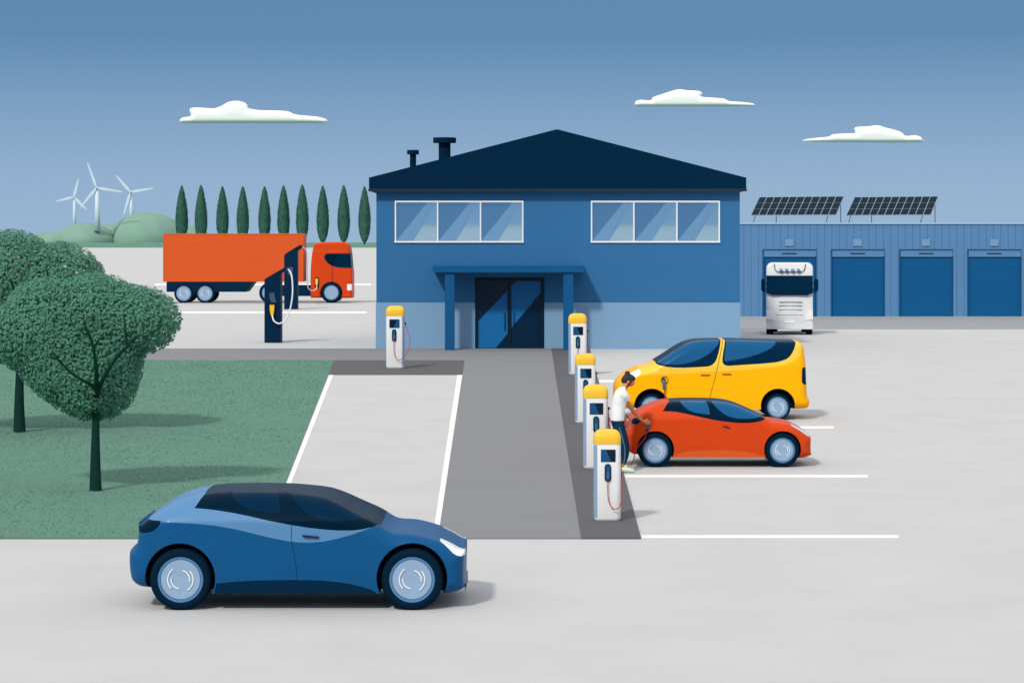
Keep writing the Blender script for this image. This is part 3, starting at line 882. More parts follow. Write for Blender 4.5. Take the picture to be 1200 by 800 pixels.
# ------------------------------------------------------------------ orange truck
def orange_truck():
    hw = 1.25; d = dist(355); s = F / d
    root = thing('articulated_truck', 'orange articulated truck with long box trailer charging beside the dark pillars', 'truck', (at(302, 355, d).x, d + hw, 0))
    X = lambda p: (p - 302) / s; Z = lambda p: (355 - p) / s
    b = MB().box(X(191.3), X(355.4), -hw, hw, Z(330), Z(273.6), .03).build('trailer_box', trail_m, root)
    r = MB()
    for p, q in ((191.3, 193), (353.7, 355.4)): r.box(X(p) - .01, X(q) + .01, -hw - .015, -hw + .01, Z(330), Z(273.6) - .03)
    r.box(X(193), X(353.7), -hw - .015, -hw + .01, Z(275), Z(273.9)); r.box(X(193), X(353.7), -hw - .015, -hw + .01, Z(330), Z(328.8))
    r.build('corner_trim', trail_m, b)
    MB().prism([(X(195), Z(342)), (X(288), Z(342)), (X(297), Z(330.2)), (X(195), Z(330.2))], -hw + .04, hw - .04).build('side_skirt', navy_m, root)
    MB().box(X(310), X(365), -hw + .25, hw - .25, Z(347), Z(334.5)).build('chassis', navy_m, root)
    MB().box(X(324), X(364), -hw + .12, -hw + .5, Z(346.7), Z(335), .02).build('fuel_tank', navy_m, root)
    for c, rr, k in ((215.2, 11.2, 9), (240.4, 11.2, 9), (315.6, 12, 9), (388.3, 12.2, 8.9)):
        for nr in (True, False):
            wheel(root, X(c), rr / s, (-hw - .01) if nr else (hw + .01), rr / s, k / s, .3, nr, marks=c < 300, ringk=.9)
    z = lambda p: Zm(300, 280, .1626, p)
    prof = z([(460, 424), (402, 424), (394, 416), (393, 330), (393, 250), (395, 200), (399, 150), (404, 105), (411, 70), (418, 47), (428, 33), (450, 26), (520, 24), (620, 23), (645, 27), (660, 37), (671, 57), (678, 100), (683, 150), (688, 210), (691, 228), (693, 245), (693, 330), (693, 410), (685, 424), (626, 425)])
    bot = [('arch', 388.3, 343, 13, 349, 349)]
    sh = Shell(root, d, hw, prof, bot, 320, .03, .14, .03, 8, tfar=1.0, step=.12, close_smooth=3, sill=.0)
    sh.region('cab_window', gl_m, z([(491, 132), (495, 118), (503, 109), (516, 105), (560, 104), (720, 104), (720, 209), (640, 208.5), (600, 207), (570, 201), (540, 190), (520, 177), (503, 158), (495, 146)]), split=False, strip=True)
    sh.region('side_window', gl2_m, z([(496, 130), (502, 117), (515, 111), (600, 110), (575, 150), (560, 194), (540, 186), (520, 172), (505, 154)]), under=0)
    sh.region('headlight', lampw_m, z([(657, 325), (720, 325), (720, 370), (657, 370)]))
    sh.strip_line('door_seam', seam_m, z([(550, 196), (550, 260), (550, 312)]), .7)
    sh.strip_line('roof_seam', red2_m, z([(413, 86), (676, 86)]), .7)
    sh.build(red_m, 'cab')
    return sh


TRUCK = orange_truck()


# ------------------------------------------------------------------ white lorry seen from the front
def rounded(x0, x1, z0, z1, rt, rb, n=6):
    P = []
    for cx, cz, r, a0 in ((x1 - rb, z0 + rb, rb, -90), (x1 - rt, z1 - rt, rt, 0), (x0 + rt, z1 - rt, rt, 90), (x0 + rb, z0 + rb, rb, 180)):
        P += [(cx + r * math.cos(math.radians(a0 + 90 * k / n)), cz + r * math.sin(math.radians(a0 + 90 * k / n))) for k in range(n + 1)]
    return P


def white_lorry():
    d = dist(392.5); s = F / d
    root = thing('lorry', 'white lorry cab facing the camera before the first roller door', 'truck', (at(925.3, 392.5, d).x, d, 0))
    q = lambda zx, zy: ((880 + zx * .1312 - 925.3) / s, (392.5 - (295 + zy * .1312)) / s)
    x0, z0 = q(138, 692); x1, z1 = q(553, 98)
    root.rotation_euler.z = -math.atan2(root.location.x, d)
    # cab: stacked outlines from a rounded nose back to the rear wall
    m = MB(); ring = []
    outl = rounded(x0, x1, z0, z1, 50 * .1312 / s, .06)
    cx, cz = (x0 + x1) / 2, (z0 + z1) / 2
    prof = [(.0, .09), (.02, .045), (.06, .015), (.14, 0), (2.2, 0), (2.28, .05)]
    n = len(outl)
    for y, ins in prof:
        for x, z in outl:
            L = .0
            sx = (abs(x - cx) - ins) / abs(x - cx) if abs(x - cx) > ins else .02
            sz = (abs(z - cz) - ins) / abs(z - cz) if abs(z - cz) > ins else .02
            lean = .25 * max(0, (z - 1.6) / 1.6) ** 1.5 * (1 if y < 1 else 0)
            m.v.append((cx + (x - cx) * sx, y + lean, cz + (z - cz) * sz))
    for k in range(len(prof) - 1):
        for i in range(n):
            j = (i + 1) % n; m.f.append((k * n + i, k * n + j, (k + 1) * n + j, (k + 1) * n + i))
    m.f.append(tuple(range(n - 1, -1, -1))); m.f.append(tuple((len(prof) - 1) * n + i for i in range(n)))
    # front face as triangles fan so that it may lean
    fr = m.f.pop(-2)
    m.v.append((cx, .0, 1.3)); c = len(m.v) - 1
    ys = [m.v[i] for i in range(n)]
    m.f += [(i, c, (i + 1) % n) if False else ((i + 1) % n, i, c) for i in range(n)]
    cab = m.build('cab', white_lorry_m, root, 35)
    lean = lambda z: .25 * max(0, (z - 1.6) / 1.6) ** 1.5
    def pad(name, pts, mt, off=.03, th=.03, par=None):
        P = [q(*p) for p in pts]
        a = sum(p[0] * w[1] - w[0] * p[1] for p, w in zip(P, P[1:] + P[:1]))
        if a < 0: P = P[::-1]
        k = len(P)
        v = [(x, lean(z) - off, z) for x, z in P] + [(x, lean(z) - off + th, z) for x, z in P]
        return link(name, v, [tuple(range(k))] + [(i + k, (i + 1) % k + k, (i + 1) % k, i) for i in range(k)], mt, par or root)
    ws = pad('windscreen', [(139, 213), (550, 213), (551, 300), (552, 371), (525, 375), (506, 388), (186, 388), (168, 376), (139, 371), (139, 300)], gl_m, .035, .16)
    for a, b in ((180, 300), (350, 465)):
        pad('wiper', [(a, 352), (a + 90, 350), (b + 6, 378), (b - 4, 384), (a + 84, 357), (a, 357)], under_m, .045, .012, ws)
    for sg in (-1, 1):
        xm = lambda v: 345.5 + sg * (v - 345.5)
        xa, za = q(xm(92 if sg < 0 else 599), 365)
        P = [q(*p) for p in ([(128, 240), (98, 243), (92, 255), (93, 340), (100, 352), (120, 364), (128, 365)] if sg < 0 else [(563, 240), (593, 243), (600, 255), (599, 340), (591, 352), (572, 364), (563, 365)])]
        mr = MB().prism(P, -.05, .12).build('wing_mirror', gl_m, root)
        ax, az = q(128 if sg < 0 else 563, 300); bx_, _ = q(145 if sg < 0 else 546, 300)
        MB().tube([(ax, .06, az + .1), (bx_, .2, az + .1)], .025, 6).build('mirror_arm', under_m, mr)
        MB().tube([(ax, .06, az - .2), (bx_, .2, az - .2)], .025, 6).build('mirror_arm', under_m, mr)
        h = [(141, 520), (165, 523), (187, 532), (200, 556), (208, 582), (205, 608), (141, 603)]
        if sg > 0: h = [(691 - a, b) for a, b in h]
        pad('headlight', h, lampw_m, .025, .12)
        wx0 = q(138 if sg < 0 else 490, 700)[0]; wx1 = q(200 if sg < 0 else 548, 700)[0]
        MB().lathe([(.3, 0), (.46, .0), (.5, .04), (.5, wx1 - wx0 - .04), (.46, wx1 - wx0), (.3, wx1 - wx0)], (wx0, .75, .5), 'X', 32).build('wheel', tyre_m, root, 40)
        MB().lathe([(.3, 0), (.46, .0), (.5, .04), (.5, .46), (.46, .5), (.3, .5)], (wx0 if sg < 0 else wx1 - .5, 3.6, .5), 'X', 32).build('wheel', tyre_m, root, 40)
    for zx in (270, 320, 373, 425):
        a, b = q(zx, 165); y = lean(b) - .1
        MB().lathe([(.001, -.05), (.06, -.04), (.085, 0), (.085, .06), (.04, .3)], (a, y, b), 'Y', 20).build('spotlight', mat('spot_lens', (135, 160, 200), .3), root, 50)
    vis = [(210, 108), (212, 135), (219, 162), (236, 180), (345, 180), (455, 180), (476, 162), (484, 135), (487, 108)]
    MB().tube([(q(*p)[0], lean(q(*p)[1]) - .012, q(*p)[1]) for p in vis], .018, 6).build('spoiler_seam', steel_m, root)
    for yy in (445, 478, 515):
        pad('grille_slot', [(250, yy - 2), (458, yy - 2), (454, yy + 2), (254, yy + 2)], grey_m, .02, .06)
    pad('grille_slot', [(225, 560), (465, 560), (463, 563), (228, 563)], grey_m, .02, .06)
    pad('number_plate', [(298, 616), (394, 616), (392, 635), (300, 635)], lampw_m, .03, .06)
    pad('bumper', [(141, 640), (551, 640), (551, 690), (141, 690)], white_lorry_m, .018, .06)
    MB().box(-.45, .45, .3, 4.4, .45, .85).build('chassis', navy_m, root)
    MB().box(-.9, .9, 2.6, 4.2, .86, 1.0).build('coupling_plate', navy_m, root)


white_lorry()


# ------------------------------------------------------------------ car chargers
def charger(label, px, py, k=1.0, side=-1, bulge=.10):
    """prototype 1.7 m tall, .5 m wide; origin on the ground under its middle"""
    p = gp(px, py)
    t = thing('charger', label, 'charger', (p.x, p.y + .2 * k, .034), 0, 'white car chargers with yellow caps')
    W, Dp, Hh, zc = .25, .20, 1.70, 1.425
    def sect(w, dq, r, n=7):
        P = []
        for cx, cy, a0 in ((w - r, dq - r, 0), (-w + r, dq - r, 90), (-w + r, -dq + r, 180), (w - r, -dq + r, 270)):
            P += [(cx + r * math.cos(math.radians(a0 + 90 * q / n)), cy + r * math.sin(math.radians(a0 + 90 * q / n))) for q in range(n + 1)]
        return P
    def loft(levels):
        v = []; f = []
        for w, dq, r, zz in levels: v += [(x, y, zz) for x, y in sect(w, dq, r)]
        n = 32
        for l in range(len(levels) - 1):
            for i in range(n):
                j = (i + 1) % n; f.append((l * n + i, l * n + j, (l + 1) * n + j, (l + 1) * n + i))
        f.append(tuple(range(n - 1, -1, -1))); f.append(tuple((len(levels) - 1) * n + i for i in range(n)))
        return v, f
    r = .1
    body = link('body', *loft([(W - .03, Dp - .03, r - .02, 0), (W - .01, Dp - .01, r, .02), (W, Dp, r, .055), (W, Dp, r, zc)]), white_m, t, 40)
    link('cap', *loft([(W + .004, Dp + .004, r, zc + .001), (W + .006, Dp + .006, r, zc + .02), (W + .004, Dp + .004, r, 1.56), (W - .012, Dp - .012, r * .95, 1.62), (W - .045, Dp - .045, r * .9, 1.665), (W - .09, Dp - .09, .08, 1.69), (W - .14, Dp - .14, .05, Hh)]), cap_y_m, t, 50)
    # raised trim down one front corner
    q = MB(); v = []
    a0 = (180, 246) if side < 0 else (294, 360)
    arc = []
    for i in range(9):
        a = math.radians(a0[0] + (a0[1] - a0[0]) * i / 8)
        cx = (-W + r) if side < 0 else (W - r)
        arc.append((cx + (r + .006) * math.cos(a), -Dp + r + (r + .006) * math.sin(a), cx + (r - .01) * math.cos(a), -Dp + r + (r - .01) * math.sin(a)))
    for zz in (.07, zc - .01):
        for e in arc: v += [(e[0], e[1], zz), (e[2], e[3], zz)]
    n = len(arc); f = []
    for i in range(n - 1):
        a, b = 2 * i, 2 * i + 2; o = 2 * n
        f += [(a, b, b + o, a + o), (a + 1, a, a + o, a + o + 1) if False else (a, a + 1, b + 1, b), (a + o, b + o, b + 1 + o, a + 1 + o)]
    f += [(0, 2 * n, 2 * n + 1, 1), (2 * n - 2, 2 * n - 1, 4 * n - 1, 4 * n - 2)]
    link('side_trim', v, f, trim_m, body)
    y = -Dp
    dx = .015 * (-side)
    sc = MB().box(-.15 + dx + .01, .125 + dx + .01, y - .012, y + .01, 1.105, 1.335, .006).build('screen', screen_m, t)
    P = [(-.14, 1.115), (.035, 1.115), (-.05, 1.325), (-.14, 1.325)] if side < 0 else [(.115, 1.115), (.115, 1.325), (.06, 1.325), (-.04, 1.115)]
    MB().prism([(a + dx + .01, b) for a, b in P], y - .0145, y - .0125).build('screen_blue', screenb_m, sc)  # lighter blue diagonal part of the screen
    def capsule(x, z0, z1, rr, y0, y1):
        pts = [(x + rr * math.cos(a), z1 - rr + rr * math.sin(a)) for a in [PI * i / 8 for i in range(9)]] + [(x - rr * math.cos(a), z0 + rr - rr * math.sin(a)) for a in [PI * i / 8 for i in range(9)]]
        return MB().prism(pts, y0, y1)
    hx = -.01 + dx
    ho = capsule(hx, .735, 1.07, .06, y - .02, y + .01).build('holster', screen_m, t)
    cn = capsule(hx, .78, 1.045, .036, y - .055, y - .0205).build('connector', screenb_m, ho)
    capsule(hx, .79, .93, .028, y - .075, y - .0555).build('connector_grip', conn_m, ho)
    if bulge is not None:
        pts = [(hx, y - .045, .79), (hx - .004, y - .05, .6), (hx + .01, y - .06, .4), (hx + .07, y - .07, .27), (hx + .15, y - .07, .235), (W - .02, y - .06, .3), (W + bulge * .75, y + .02, .5), (W + bulge, y + .1, .75), (W + bulge * .6, y + .15, 1.0), (W + .012, y + .17, 1.2), (W - .02, y + .17, 1.24)]
        MB().tube(spline(pts, 8), .0085, 8).build('cable', red_cable_m, t, True)
        MB().lathe([(.03, 0), (.03, .03), (.018, .05)], (W - .005, y + .17, 1.215), 'X', 12).build('cable_outlet', screen_m, t, 40)
    t.scale = (k, k, k)
    return t


ch0 = charger('white charger with yellow cap standing nearest the camera in its row', 712, 613, 107 / 76.6 / 1.7, bulge=.02)
for lb, px, py, h in (('white charger second from the camera, next to the woman', 698.3, 551.5, 98.5),
                      ('white charger third from the camera, partly hidden by the one before it', 686, 497.5, 81.5),
                      ('white charger farthest along the dark strip, against the canopy post', 677, 440.5, 72)):
    p = gp(px, py); k = h / (F / p.y) / 1.7
    dup(ch0, (p.x, p.y + .2 * k, .034), lb, k)
pL = gp(463, 433)
charger('lone white charger on the dark pad left of the entrance', 463, 433, 73.5 / (F / pL.y) / 1.7, side=1, bulge=.15)


# ------------------------------------------------------------------ truck charging pillars
def pillar(label, base, pts, plug, screen, cable, cable_dy):
    d = dist(base[1]); s = F / d
    t = thing('charging_pillar', label, 'charger', (at(base[0], base[1], d).x, d + .35, 0), 0, 'dark truck charging pillars')
    q = lambda p: ((p[0] - base[0]) / s, (base[1] - p[1]) / s)
    body, arm = pts
    MB().prism([q(p) for p in body], -.35, .35).build('post', navy_m, t)
    MB().prism([q(p) for p in arm], -.2, .2).build('arm', navy_m, t)
    MB().prism([q(p) for p in screen], -.37, -.351).build('screen', mat('pillar_screen', (66, 92, 120), .2), t)
    if plug:
        x, z = q(plug)
        ho = MB().box(x - .15, x + .15, -.40, -.351, z - .30, z + .30, .03).build('holster', screen_m, t)
        MB().prism([(x - .10, z + .24), (x + .10, z + .24), (x + .09, z), (x + .05, z - .2), (x - .05, z - .2), (x - .09, z)], -.50, -.402).build('plug', cap_y_m, ho)
    P = []
    for (a, dy) in zip(cable, cable_dy):
        k = (d + .35 + dy) / d
        X_ = (a[0] - 600) * (d + .35 + dy) / F - t.location.x; Z_ = HC - (a[1] - YH) * (d + .35 + dy) / F
        P.append((X_, dy, Z_))
    MB().tube(spline(P, 8), .035, 8).build('cable', white_cable_m, t, True)
    return t


z2 = lambda p: Zm(180, 200, .29988, p)
pillar('dark charging pillar nearer the camera with yellow plug and white cable', (319.3, 401.8),
       (z2([(433, 672), (497, 672), (497, 396), (433, 424)]), z2([(433, 424), (441, 418), (512, 377), (522, 380), (514, 391), (497, 402), (433, 440)])),
       z2([(464, 546)])[0], z2([(452, 478), (472, 476), (474, 495), (480, 514), (460, 515), (454, 500)]),
       z2([(516, 384), (527, 387), (537, 402), (542, 430), (543, 480), (535, 535), (517, 580), (492, 597), (472, 588), (465, 572), (464, 560)]),
       [-.05, -.1, -.2, -.35, -.42, -.5, -.55, -.55, -.53, -.5, -.46])
TD = TRUCK.d - dist(362.5) - .35
pillar('dark charging pillar farther back beside the orange truck, its cable plugged into the cab', (340.8, 362.5),
       (z2([(510, 542), (562, 542), (562, 305), (510, 330)]), z2([(510, 330), (516, 323), (570, 290), (580, 293), (578, 303), (562, 313), (510, 340)])),
       None, z2([(528, 376), (545, 378), (543, 400), (536, 410), (524, 404)]),
       z2([(576, 298), (588, 301), (597, 315), (600, 350), (601, 410), (602, 448), (608, 463), (622, 469), (634, 463), (638, 452)]),
       [-.05, .5, 1.2, 3, 6, 9, 11.5, TD - 1.2, TD - .6, TD - .25])
# plug at the cab, held by the truck
q = at(371.3, 331, TRUCK.d)
pl = thing('charging_plug', 'yellow charging plug in the side of the orange truck cab', 'plug', (q.x, TRUCK.d + .03, q.z - .5))
MB().box(-.15, .15, -.06, -.02, .13, .87, .02).build('socket_plate', seam_m, pl)
MB().prism([(-.10, .78), (.10, .78), (.09, .5), (.05, .28), (-.05, .28), (-.09, .5)], -.2, -.061).build('plug_body', cap_y_m, pl)


# ------------------------------------------------------------------ person plugging in the orange-red car
def skin_mesh(name, J, E, m, parent, root, sub=2, squash=None):
    names = list(J); me = bpy.data.meshes.new(name)
    me.from_pydata([J[n][0] for n in names], [(names.index(a), names.index(b)) for a, b in E], [])
    o = bpy.data.objects.new(name, me); C.objects.link(o)
    o.modifiers.new('Skin', 'SKIN')
    if not me.skin_vertices: bpy.ops.object.select_all(action='DESELECT')
    for i, n in enumerate(names):
        r = J[n][1]; sv = me.skin_vertices[0].data[i]
        sv.radius = (r, r) if not isinstance(r, tuple) else r
        sv.use_root = (n == root)
    o.modifiers['Skin'].use_smooth_shade = True
    md = o.modifiers.new('Sub', 'SUBSURF'); md.levels = sub; md.render_levels = sub
    dg = bpy.context.evaluated_depsgraph_get(); ev = o.evaluated_get(dg)
    m2 = bpy.data.meshes.new_from_object(ev); m2.name = name
    o.modifiers.clear(); o.data = m2; bpy.data.meshes.remove(me)
    m2.materials.clear(); m2.materials.append(m); m2.shade_smooth()
    o.parent = parent; return o


def person():
    d = 41.55; s = F / d
    root = thing('person', 'woman in white T-shirt and navy trousers plugging a charger into the orange-red car', 'person', (at(727, 552, d).x, d, 0.006))
    def P(px, py, dy=0.0):
        k = d + dy
        return ((px - 600) * k / F - root.location.x, dy, HC - (py - YH) * k / F)
    z = lambda a, b, dy=0.0: P(700 + a / 5.3333, 420 + b / 5.3333, dy)
    gl = lambda x, y, zz: (x, y, zz)
    lift = 0.0
    hand = z(305, 402, .72)
    J = {
        'pelvis': (z(126, 405, .05), .085), 'waist': (z(126, 340, .05), .10), 'chest': (z(138, 255, .07), .105), 'upper': (z(152, 212, .08), .075),
        'neck': (z(170, 178, .09), .058), 'neck2': (z(183, 158, .10), .056), 'head': (z(196, 138, .11), .098), 'crown': (z(203, 125, .12), .08), 'chin': (z(216, 176, .13), .046), 'nose': (z(230, 150, .135), .030),
        'rsh': (z(156, 222, -.07), .042), 'rup': (z(178, 262, .02), .050), 'relb': (z(224, 330, .26), .044), 'rfore': (z(256, 365, .46), .042), 'rwr': (z(283, 390, .62), .030), 'rpalm': (z(300, 400, .70), .034),
        'lsh': (z(152, 218, .22), .042), 'lup': (z(158, 275, .30), .05), 'lelb': (z(158, 330, .30), .044), 'lwr': (z(172, 382, .25), .03), 'lpalm': (z(176, 400, .24), .033),
        'rhip': (z(120, 425, -.04), .07), 'rkn': (z(160, 548, -.10), .05), 'rcalf': (z(160, 610, -.12), .05), 'rank': ((P(729, 546, -.16)[0], -.16, .09), .042),
        'lhip': (z(135, 425, .15), .07), 'lkn': (z(176, 545, .20), .05), 'lcalf': (z(174, 610, .21), .05), 'lank': ((P(729.5, 546, .22)[0], .22, .09), .042),
    }
    E = [('pelvis', 'waist'), ('waist', 'chest'), ('chest', 'upper'), ('upper', 'neck'), ('neck', 'neck2'), ('neck2', 'head'), ('head', 'crown'), ('head', 'chin'), ('head', 'nose'),
         ('upper', 'rsh'), ('rsh', 'rup'), ('rup', 'relb'), ('relb', 'rfore'), ('rfore', 'rwr'), ('rwr', 'rpalm'),
         ('upper', 'lsh'), ('lsh', 'lup'), ('lup', 'lelb'), ('lelb', 'lwr'), ('lwr', 'lpalm'),
         ('pelvis', 'rhip'), ('rhip', 'rkn'), ('rkn', 'rcalf'), ('rcalf', 'rank'), ('pelvis', 'lhip'), ('lhip', 'lkn'), ('lkn', 'lcalf'), ('lcalf', 'lank')]
    # fingers of both hands, each its own chain out of the palm
    for sd, palm, dirx in (('r', Vector(J['rpalm'][0]), Vector((.82, .42, -.05)).normalized()), ('l', Vector(J['lpalm'][0]), Vector((.15, 0, -1)).normalized())):
        across = Vector((0.1, -.15, 1)).normalized() if sd == 'r' else Vector((1, .3, .1)).normalized()
        curl = Vector((.3, .6, -.35)) if sd == 'r' else Vector((.2, .5, .1))
        for i, ln in enumerate((.078, .088, .082, .064)):
            o = palm + dirx * .035 + across * (.030 - .02 * i)
            a = o + dirx * ln * .5; b = a + (dirx * .6 + curl * .5).normalized() * ln * .5
            J[f'{sd}f{i}a'] = (tuple(o), .0115); J[f'{sd}f{i}b'] = (tuple(a), .010); J[f'{sd}f{i}c'] = (tuple(b), .0085)
            E += [(f'{sd}palm', f'{sd}f{i}a'), (f'{sd}f{i}a', f'{sd}f{i}b'), (f'{sd}f{i}b', f'{sd}f{i}c')]
        o = palm + across * .036; a = o + (dirx * .6 + across * .5).normalized() * .04; b = a + dirx * .03
        J[f'{sd}ta'] = (tuple(o), .013); J[f'{sd}tb'] = (tuple(a), .0115); J[f'{sd}tc'] = (tuple(b), .0095)
        E += [(f'{sd}palm', f'{sd}ta'), (f'{sd}ta', f'{sd}tb'), (f'{sd}tb', f'{sd}tc')]
    body = skin_mesh('body', J, E, skin_m, root, 'pelvis', 2)
    # clothes: lofted rings and tubes fused into one surface each
    def rings(mb, rows, yc, n=20):
        k0 = len(mb.v)
        for (xa, xb, py, hy, dy) in rows:
            a, b = Vector(z(xa, py, dy)), Vector(z(xb, py, dy)); c = (a + b) / 2; hx = (b.x - a.x) / 2
            for i in range(n):
                t = 2 * PI * i / n; mb.v.append((c.x + hx * math.cos(t), c.y + hy * math.sin(t), c.z))
        for r_ in range(len(rows) - 1):
            for i in range(n):
                j_ = (i + 1) % n; mb.f.append((k0 + r_ * n + i, k0 + r_ * n + j_, k0 + (r_ + 1) * n + j_, k0 + (r_ + 1) * n + i))
        mb.f.append(tuple(k0 + i for i in range(n - 1, -1, -1))); mb.f.append(tuple(k0 + (len(rows) - 1) * n + i for i in range(n)))

    def fuse(mb, name, m, vox=.016, it=6):
        o = mb.build(name, m, None)
        bm = bmesh.new(); bm.from_mesh(o.data); bmesh.ops.recalc_face_normals(bm, faces=bm.faces); bm.to_mesh(o.data); bm.free()
        md = o.modifiers.new('r', 'REMESH'); md.mode = 'VOXEL'; md.voxel_size = vox
        sm = o.modifiers.new('s', 'SMOOTH'); sm.factor = .5; sm.iterations = it
        ev = o.evaluated_get(bpy.context.evaluated_depsgraph_get()); m2 = bpy.data.meshes.new_from_object(ev); m2.name = name
        o.modifiers.clear(); o.data = m2; m2.materials.clear(); m2.materials.append(m); m2.shade_smooth(); o.parent = root
        return o

    sh = MB()
    rings(sh, [(80, 168, 391, .175, .05), (82, 170, 365, .175, .05), (84, 173, 330, .17, .05), (88, 180, 295, .175, .06), (95, 186, 260, .19, .06), (102, 186, 230, .20, .07), (112, 184, 206, .19, .08), (124, 182, 193, .14, .09), (140, 182, 182, .095, .095), (150, 184, 173, .075, .10)], 0)
    sh.tube([Vector(z(150, 214, -.08)), Vector(z(166, 232, -.07)), Vector(z(181, 254, .0))], [.085, .088, .086], 14)
    sh.tube([Vector(z(150, 214, .24)), Vector(z(158, 240, .28)), Vector(z(164, 262, .30))], [.085, .085, .08], 14)
    fuse(sh, 'shirt', shirt_m)
    tq = MB()
    rings(tq, [(86, 164, 376, .155, .05), (84, 166, 392, .165, .05), (88, 170, 412, .175, .05), (96, 172, 436, .17, .05)], 0)
    Q = {'rhip': (z(127, 428, -.03), .118), 'rkn': (z(160, 545, -.10), .085), 'rcalf': (z(164, 610, -.12), .074), 'rcuff': ((J['rank'][0][0] + .01, J['rank'][0][1], .16), .056),
         'lhip': (z(134, 428, .14), .118), 'lkn': (z(173, 545, .20), .085), 'lcalf': (z(172, 610, .21), .074), 'lcuff': ((J['lank'][0][0] + .01, J['lank'][0][1], .16), .056)}
    for sd in 'rl':
        ks = [sd + k for k in ('hip', 'kn', 'calf', 'cuff')]
        pp = spline([Q[k][0] for k in ks], 5)
        tq.tube(pp, list(np.interp(np.linspace(0, 3, len(pp)), range(4), [Q[k][1] for k in ks])), 14)
    tr = fuse(tq, 'trousers', jean_m)
    st = [Vector(Q[k][0]) for k in ('rhip', 'rkn', 'rcalf', 'rcuff')]; rs = [Q[k][1] for k in ('rhip', 'rkn', 'rcalf', 'rcuff')]
    MB().tube(spline([p + Vector((.25 * r, -r * .93, 0)) for p, r in zip(st, rs)], 6), .009, 6).build('seam_stripe', stripe_m, tr, True)
    # shoes
    for sd in 'rl':
        a = Vector(J[sd + 'ank'][0]); fx = Vector((.95, -.12 if sd == 'r' else .1, 0)).normalized()
        G = {'heel': (tuple(Vector((a.x, a.y, .062)) - fx * .045), .05), 'mid': (tuple(Vector((a.x, a.y, .062)) + fx * .07), .054), 'toe': (tuple(Vector((a.x, a.y, .045)) + fx * .18), .042), 'tip': (tuple(Vector((a.x, a.y, .038)) + fx * .235), .026), 'tongue': (tuple(Vector((a.x, a.y, .115))), .05)}
        skin_mesh('shoe', G, [('heel', 'mid'), ('mid', 'toe'), ('toe', 'tip'), ('heel', 'tongue')], shoe_m, root, 'mid', 2)
    # hair with bun and a strand in front of the ear
    Hh = {'back': (z(168, 143, .11), .085), 'top': (z(192, 126, .115), .098), 'fringe': (z(222, 126, .125), .066), 'nape': (z(166, 160, .10), .058), 'bun0': (z(188, 96, .115), .040), 'bun': (z(186, 78, .115), .062), 'brow': (z(238, 132, .13), .038)}
    skin_mesh('hair', Hh, [('back', 'top'), ('top', 'fringe'), ('back', 'nape'), ('top', 'bun0'), ('bun0', 'bun'), ('fringe', 'brow')], hair_m, root, 'top', 2)
    sk = [z(214, 135, .0), z(204, 152, .005), z(194, 170, .02), z(184, 185, .03)]
    MB().tube(spline(sk, 5), [.026] * 5 + [.022] * 5 + [.014] * 5 + [.006], 8).build('hair_strand', hair_m, root, True)
    fe = MB()
    ex = z(226, 141, .055)
    fe.lathe([(.001, -.012), (.011, -.006), (.011, .006), (.001, .012)], (ex[0], ex[1], ex[2]), 'Y', 10)
    fe.tube([z(220, 133, .045), z(232, 133, .06)], .005, 6)
    fe.build('eye', hair_m, root, True)
    ea = z(196, 150, .005)
    MB().lathe([(.001, -.012), (.028, -.008), (.032, .004), (.02, .012)], ea, 'Y', 12).build('ear', skin_m, root, True)
    # plug in the hand, reaching the car, with its cable back to the second charger
    tip = z(352, 398, .98); g0 = z(318, 412, .80); bt = z(311, 447, .84)
    pg = thing('charging_plug', 'blue charging plug in the woman\'s hand at the orange-red car, with red cable', 'plug', root.location, 0)
    MB().tube([Vector(bt), Vector(z(317, 430, .82)), Vector(z(332, 408, .86)), Vector(z(345, 401, .93))], [.03, .034, .038, .045], 10).build('grip', conn2_m, pg, True)
    MB().tube([Vector(z(345, 401, .93)), Vector(tip), Vector(z(358, 397, 1.06))], [.06, .058, .05], 12).build('nozzle', conn2_m, pg, 40)
    MB().tube([Vector(bt), Vector(z(310, 455, .83))], [.033, .028], 10).build('boot', screen_m, pg, True)
    def gpt(px, py, h): 
        w = gp(px, py); return (w.x - root.location.x, w.y - root.location.y, h)
    c2 = gp(698.3, 551.5)
    end = (c2.x + .24 - root.location.x, c2.y + .25 - root.location.y, 1.0)
    pts = [Vector(z(310, 455, .83)), Vector(z(296, 500, .80)), Vector(z(262, 540, .75)), Vector(z(236, 580, .70)), Vector(z(228, 625, .72)), Vector(z(212, 658, .78)), Vector(z(186, 672, .9)), (.02, 1.1, .02), (-.12, 1.5, .05), (end[0] + .12, end[1] - .1, .35), (end[0] + .1, end[1], .8), end]
    MB().tube(spline(pts, 8), .009, 8).build('cable', red_cable_m, pg, True)


person()

